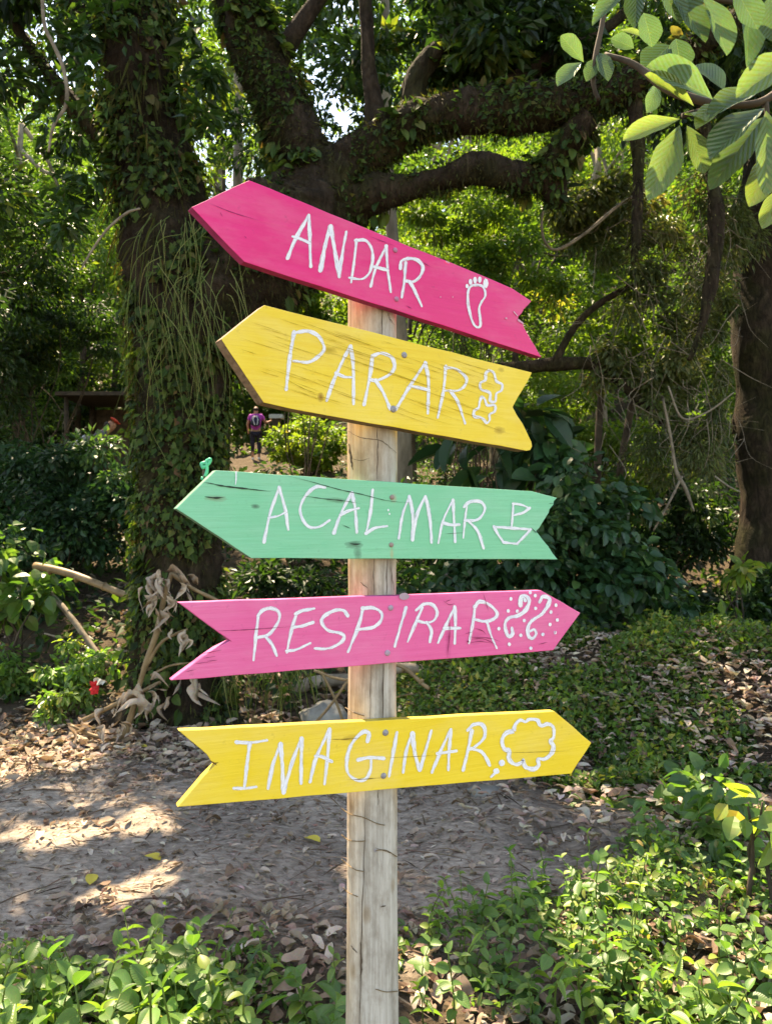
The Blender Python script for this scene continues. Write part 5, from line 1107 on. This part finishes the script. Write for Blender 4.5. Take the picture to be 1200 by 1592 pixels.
# --- RESPIRAR
ol = jag((278, 937), (841, 918), 12, .6, 17) + jag((841, 918), (902, 953), 4, .5, 18) + jag((902, 953), (860, 1011), 4, .5, 19) + jag((860, 1011), (266, 1058), 12, .6, 20) + jag((266, 1058), (352, 995), 5, .6, 21) + [(358, 996), (350, 990)] + jag((344, 986), (278, 937), 4, .6, 22)
b4 = Board('light pink arrow board pointing right and reading RESPIRAR', 26.5, .022, ol, [M['rock'], SIDE['pink']])
b4.o.data.materials[0] = board_mat('pink_paint', (.78, .115, .315), (.82, .14, .35), (.72, .09, .27), -.03, kn(b4, [(697, 1000, 5, 24, (.50, .05, .20), .5), (741, 992, 14, 10, (.45, .05, .17), .35)]), .1, .42, .3)
Sx = crop(380, 920, 5, [
    ([(110, 180), (90, 340), (72, 530)], 4.6), ([(105, 185), (150, 140), (220, 130), (270, 165), (260, 240), (190, 330), (110, 355)], 4.8), ([(165, 350), (215, 410), (250, 495)], 4.8),
    ([(405, 170), (365, 300), (330, 470)], 4.5), ([(400, 170), (460, 145), (540, 130)], 4.8), ([(380, 275), (450, 265), (530, 238)], 5), ([(330, 460), (400, 450), (510, 400)], 4.2),
    ([(800, 185), (770, 145), (700, 145), (620, 190), (600, 240), (650, 300), (740, 320), (775, 350), (740, 400), (650, 440), (550, 440)], 5),
    ([(920, 130), (880, 280), (805, 465)], 5), ([(920, 128), (1000, 125), (1060, 160), (1060, 220), (1000, 275), (870, 295)], 4.8)])
Sx += crop(600, 910, 4.286, [([(132, 150), (90, 290), (58, 405)], 4.2), ([(240, 150), (200, 240), (143, 375)], 4.3), ([(200, 165), (250, 125), (310, 130), (338, 180), (320, 230), (270, 250), (205, 235)], 4.5), ([(270, 245), (300, 300), (290, 375)], 4.5),
    ([(345, 380), (400, 260), (455, 145)], 4.3), ([(455, 145), (460, 250), (455, 385)], 4.5), ([(390, 285), (490, 285)], 4.6),
    ([(590, 140), (575, 260), (550, 385)], 4.3), ([(590, 140), (620, 108), (680, 125), (735, 180), (720, 220), (660, 240), (580, 225)], 4.8), ([(670, 245), (700, 340), (735, 418)], 3.4)])
b4.strokes('lettering', Sx, white)
Sx = crop(600, 910, 4.286, [([(890, 120), (900, 75), (930, 70), (950, 105), (930, 160), (880, 200), (820, 215), (790, 255), (800, 320), (820, 340), (840, 320), (835, 285)], 5.6), ([(893, 130), (895, 100), (912, 88), (922, 100)], 5.5), ([(1020, 110), (1040, 75), (1080, 85), (1080, 120), (1040, 185), (970, 235), (940, 285), (945, 335), (970, 355), (995, 325), (985, 295), (955, 305)], 5.2)])
Sx += [([(600 + x / 4.286, 910 + y / 4.286)], (2.5, 2.9)) for x, y in ((828, 90), (957, 48), (990, 68), (810, 170), (870, 172), (992, 153), (1128, 132), (1095, 178), (917, 234), (1137, 230), (1088, 260), (748, 288), (893, 332), (1040, 326), (1122, 314), (817, 392), (960, 418))]
b4.strokes('breath_drawing', Sx, white)
b4.strokes('crack', [([(330, 981), (380, 979), (452, 974)], 1.1), ([(725, 990), (760, 992), (778, 998)], .9), ([(728, 994), (750, 993), (772, 1003)], .9), ([(726, 1000), (745, 997), (765, 1000)], .8), ([(735, 976), (748, 980), (756, 988)], .9), ([(722, 985), (735, 982)], .9), ([(697, 955), (698, 985), (694, 1022)], 1.1), ([(688, 934), (698, 940), (706, 938)], .9), ([(690, 936), (700, 932)], .8), ([(750, 922), (758, 950)], .8),
    ([(835, 1002), (850, 998)], .8), ([(310, 1017), (345, 1010)], 1), ([(316, 1023), (335, 1020)], .9), ([(322, 1027), (338, 1026)], .8), ([(300, 1032), (330, 1028)], .8), ([(345, 990), (360, 997)], 1.6), ([(285, 1045), (305, 1040)], .7), ([(725, 997), (728, 997)], 3)], plain('pink_crack', (.24, .025, .08), .9), True)
PN = plain('pinkish_nail', (.42, .30, .38), .5); b4.nail(607, 945, .0066, PN); b4.nail(602, 1015, .0070, PN); b4.strokes('paint_gap', [([(627, 927)], (8, 5.5))], plain('grey_gap', (.42, .30, .36)))

# --- IMAGINAR
ol = jag((278, 1136), (862, 1106), 12, .6, 23) + jag((862, 1106), (919, 1155), 4, .5, 24) + jag((919, 1155), (888, 1203), 3, .5, 25) + jag((888, 1203), (276, 1255), 12, .6, 26) + jag((276, 1255), (330, 1191), 4, .5, 27) + [(337, 1187), (329, 1184)] + jag((322, 1173), (278, 1136), 3, .5, 28)
b5 = Board('bright yellow arrow board pointing right and reading IMAGINAR', 24, .022, ol, [M['rock'], SIDE['yellow']])
b5.o.data.materials[0] = board_mat('yellow_paint', (.84, .60, .045), (.88, .65, .07), (.78, .53, .03), -.05, kn(b5, [(546, 1147, 14, 4, (.45, .27, .03), .65), (566, 1211, 14, 3, (.45, .27, .03), .5), (578, 1190, 45, 35, (.80, .58, .22), .35)]), .1, .42, .3)
Sx = crop(340, 1110, 4.286, [
    ([(120, 188), (220, 190), (320, 175)], 4.5), ([(208, 195), (190, 330), (172, 485)], 5.2), ([(105, 495), (170, 495), (250, 485)], 4.6),
    ([(330, 495), (360, 340), (410, 205)], 5.2), ([(412, 205), (425, 360), (430, 520)], 6), ([(432, 520), (490, 320), (550, 165)], 5.5), ([(552, 165), (550, 320), (548, 460)], 5.2),
    ([(608, 450), (650, 290), (735, 105)], 5), ([(738, 105), (725, 280), (705, 465)], 5), ([(645, 280), (690, 285), (750, 315)], 5),
    ([(990, 180), (1000, 130), (960, 120), (890, 190), (855, 290), (860, 390), (920, 440), (980, 430), (1010, 370), (1015, 300)], 5), ([(930, 305), (1000, 290), (1095, 295)], 5.6)])
Sx += crop(590, 1100, 4.138, [([(110, 160), (85, 300), (60, 440)], 5), ([(150, 415), (170, 280), (205, 170)], 4.5), ([(210, 170), (225, 290), (255, 400)], 6), ([(258, 400), (290, 290), (330, 150)], 4.8),
    ([(335, 415), (390, 280), (455, 140)], 4.8), ([(457, 140), (445, 280), (440, 400)], 4.5), ([(370, 295), (490, 278)], 4.6),
    ([(590, 150), (565, 280), (535, 400)], 5), ([(565, 145), (600, 110), (650, 105), (675, 140), (665, 200), (600, 260), (580, 265)], 5), ([(590, 262), (660, 290), (705, 370)], 5)])
b5.strokes('lettering', Sx, white)
Sx = crop(590, 1100, 4.138, [([(860, 150), (810, 165), (785, 210), (800, 265), (830, 280), (830, 330), (870, 365), (915, 350), (920, 335), (935, 380), (985, 395), (1020, 370), (1015, 330), (1060, 330), (1105, 290), (1115, 245), (1095, 215), (1115, 190), (1115, 130), (1080, 105), (1035, 115), (1010, 80), (960, 75), (935, 90), (900, 80), (870, 110), (860, 150)], 5.8), ([(735, 425), (715, 445)], 4)])
Sx += [([(590 + 783 / 4.138, 1100 + 355 / 4.138)], (4.6, 5.2)), ([(590 + 748 / 4.138, 1100 + 408 / 4.138)], (4.6, 4.6))]
b5.strokes('cloud_drawing', Sx, white)
b5.strokes('crack', [([(512, 1149), (535, 1149), (560, 1147)], 1.1), ([(540, 1212), (565, 1211), (592, 1209)], 1.1), ([(598, 1178), (640, 1176), (680, 1174)], .6), ([(782, 1170), (830, 1169), (885, 1167)], .6), ([(325, 1181), (338, 1190)], 1.6), ([(328, 1188), (340, 1185)], 1.2)], plain('brown_crack', (.16, .09, .02), .9), True)
b5.nail(599, 1139, .0074); b5.nail(596, 1206, .0070)

# ------------------------------------------------------------------ the leafy branch hanging into the top right corner
br = thing('leafy_branch', 'near branch of large glossy pale green leaves at the top right', 'branch', wp(1230, 120, 1.25)); bo = Vector(br.location)
for rows in ([(1260, 90, 7, 1.25), (1190, 155, 6, 1.25), (1120, 165, 5, 1.25), (1060, 180, 4, 1.25)], [(1120, 165, 6, 1.3), (1040, 140, 7, 1.32), (985, 100, 5, 1.35), (940, 85, 4, 1.38)], [(945, -20, 4, 1.38), (935, 40, 4, 1.38), (925, 90, 4.5, 1.38), (922, 130, 4, 1.38), (930, 155, 2, 1.38)], [(1190, 155, 4, 1.25), (1196, 230, 3, 1.25), (1206, 300, 2.5, 1.25)], [(1240, 20, 5, 1.15), (1120, 0, 4, 1.15), (1000, -20, 3, 1.15)]):
    px_tube('twig', rows, M['twig_dark'], br, 8, .1, 30)
NLM = []
for k in range(6):
    V, F = leaf_oval(1.0, .16, .12, 10, 1.55 if k < 4 else 1.2, .62); V = V.copy(); V[:, 0] *= 1 + .05 * np.sin(V[:, 1] * 14 + k); V[:, 2] += .03 * np.sin(V[:, 1] * 11 + k) * np.abs(V[:, 0]); m_ = MB(); m_.add(V, F, [.55, .7, .95, .45, .3, .15][k]); NLM.append(m_.mesh('leaf', M['leaf_near']))
NL = [(1057, 185, 970, 212, 17, 2, 1.22, 1.21), (1056, 195, 1012, 303, 24, 1, 1.24, 1.20), (1067, 195, 1097, 266, 19, 1, 1.23, 1.22), (1108, 155, 1013, 96, 27, 3, 1.27, 1.22), (1078, 165, 1008, 112, 14, 2, 1.26, 1.22), (1125, 140, 1083, 96, 20, 4, 1.32, 1.34), (1062, 178, 1098, 182, 14, 2, 1.23, 1.18), (1128, 160, 1083, 192, 16, 2, 1.22, 1.18),
      (1190, 138, 1102, 172, 21, 0, 1.22, 1.18), (1188, 168, 1104, 234, 26, 3, 1.22, 1.17), (1186, 182, 1106, 285, 25, 0, 1.25, 1.22), (1190, 172, 1196, 296, 27, 1, 1.2, 1.17), (1197, 235, 1168, 316, 21, 2, 1.24, 1.22), (1212, 290, 1186, 352, 15, 2, 1.25, 1.24), (1245, 80, 1150, 142, 26, 1, 1.15, 1.12), (1230, 150, 1190, 290, 24, 0, 1.2, 1.2),
      (985, -30, 922, 30, 15, 4, 1.15, 1.12), (990, -30, 985, 38, 16, 5, 1.15, 1.13), (1020, -30, 1060, 30, 22, 3, 1.12, 1.1), (1040, -20, 1100, 58, 22, 4, 1.12, 1.1), (1090, -10, 1135, 78, 22, 3, 1.12, 1.1), (1160, -10, 1168, 95, 20, 5, 1.15, 1.12), (1140, -20, 1178, 40, 20, 3, 1.1, 1.08), (1205, -20, 1200, 60, 22, 3, 1.1, 1.1), (1080, -30, 1040, 20, 18, 3, 1.12, 1.12),
      (907, 97, 873, 54, 14, 3, 1.38, 1.36), (904, 97, 867, 128, 14, 3, 1.38, 1.35), (930, 82, 946, 122, 13, 4, 1.38, 1.36), (925, 92, 912, 124, 11, 4, 1.38, 1.37), (962, 47, 998, 54, 6, 2, 1.38, 1.37), (985, 75, 950, 58, 13, 4, 1.4, 1.4), (1040, 70, 1000, 110, 24, 5, 1.45, 1.45), (1050, 60, 1060, 110, 22, 5, 1.45, 1.45), (1020, 130, 1008, 172, 13, 3, 1.36, 1.34), (1000, 20, 1015, 70, 20, 4, 1.3, 1.3)]
for u0, v0, u1, v1, hw, k, y0, y1 in NL:
    a, b = W(u0, v0, y0), W(u1, v1, y1); L = (b - a).length; l = link('leaf', NLM[k], br); d = (b - a).normalized()
    face = Vector((R.normal(0, .28), -1, R.normal(.45, .25))); X = d.cross(face).normalized(); Z = X.cross(d)
    l.matrix_local = Matrix.Translation(a - bo) @ Matrix((X, d, Z)).transposed().to_4x4() @ Matrix.Diagonal((hw * 2 * y0 / FPX, L, L * .8, 1))
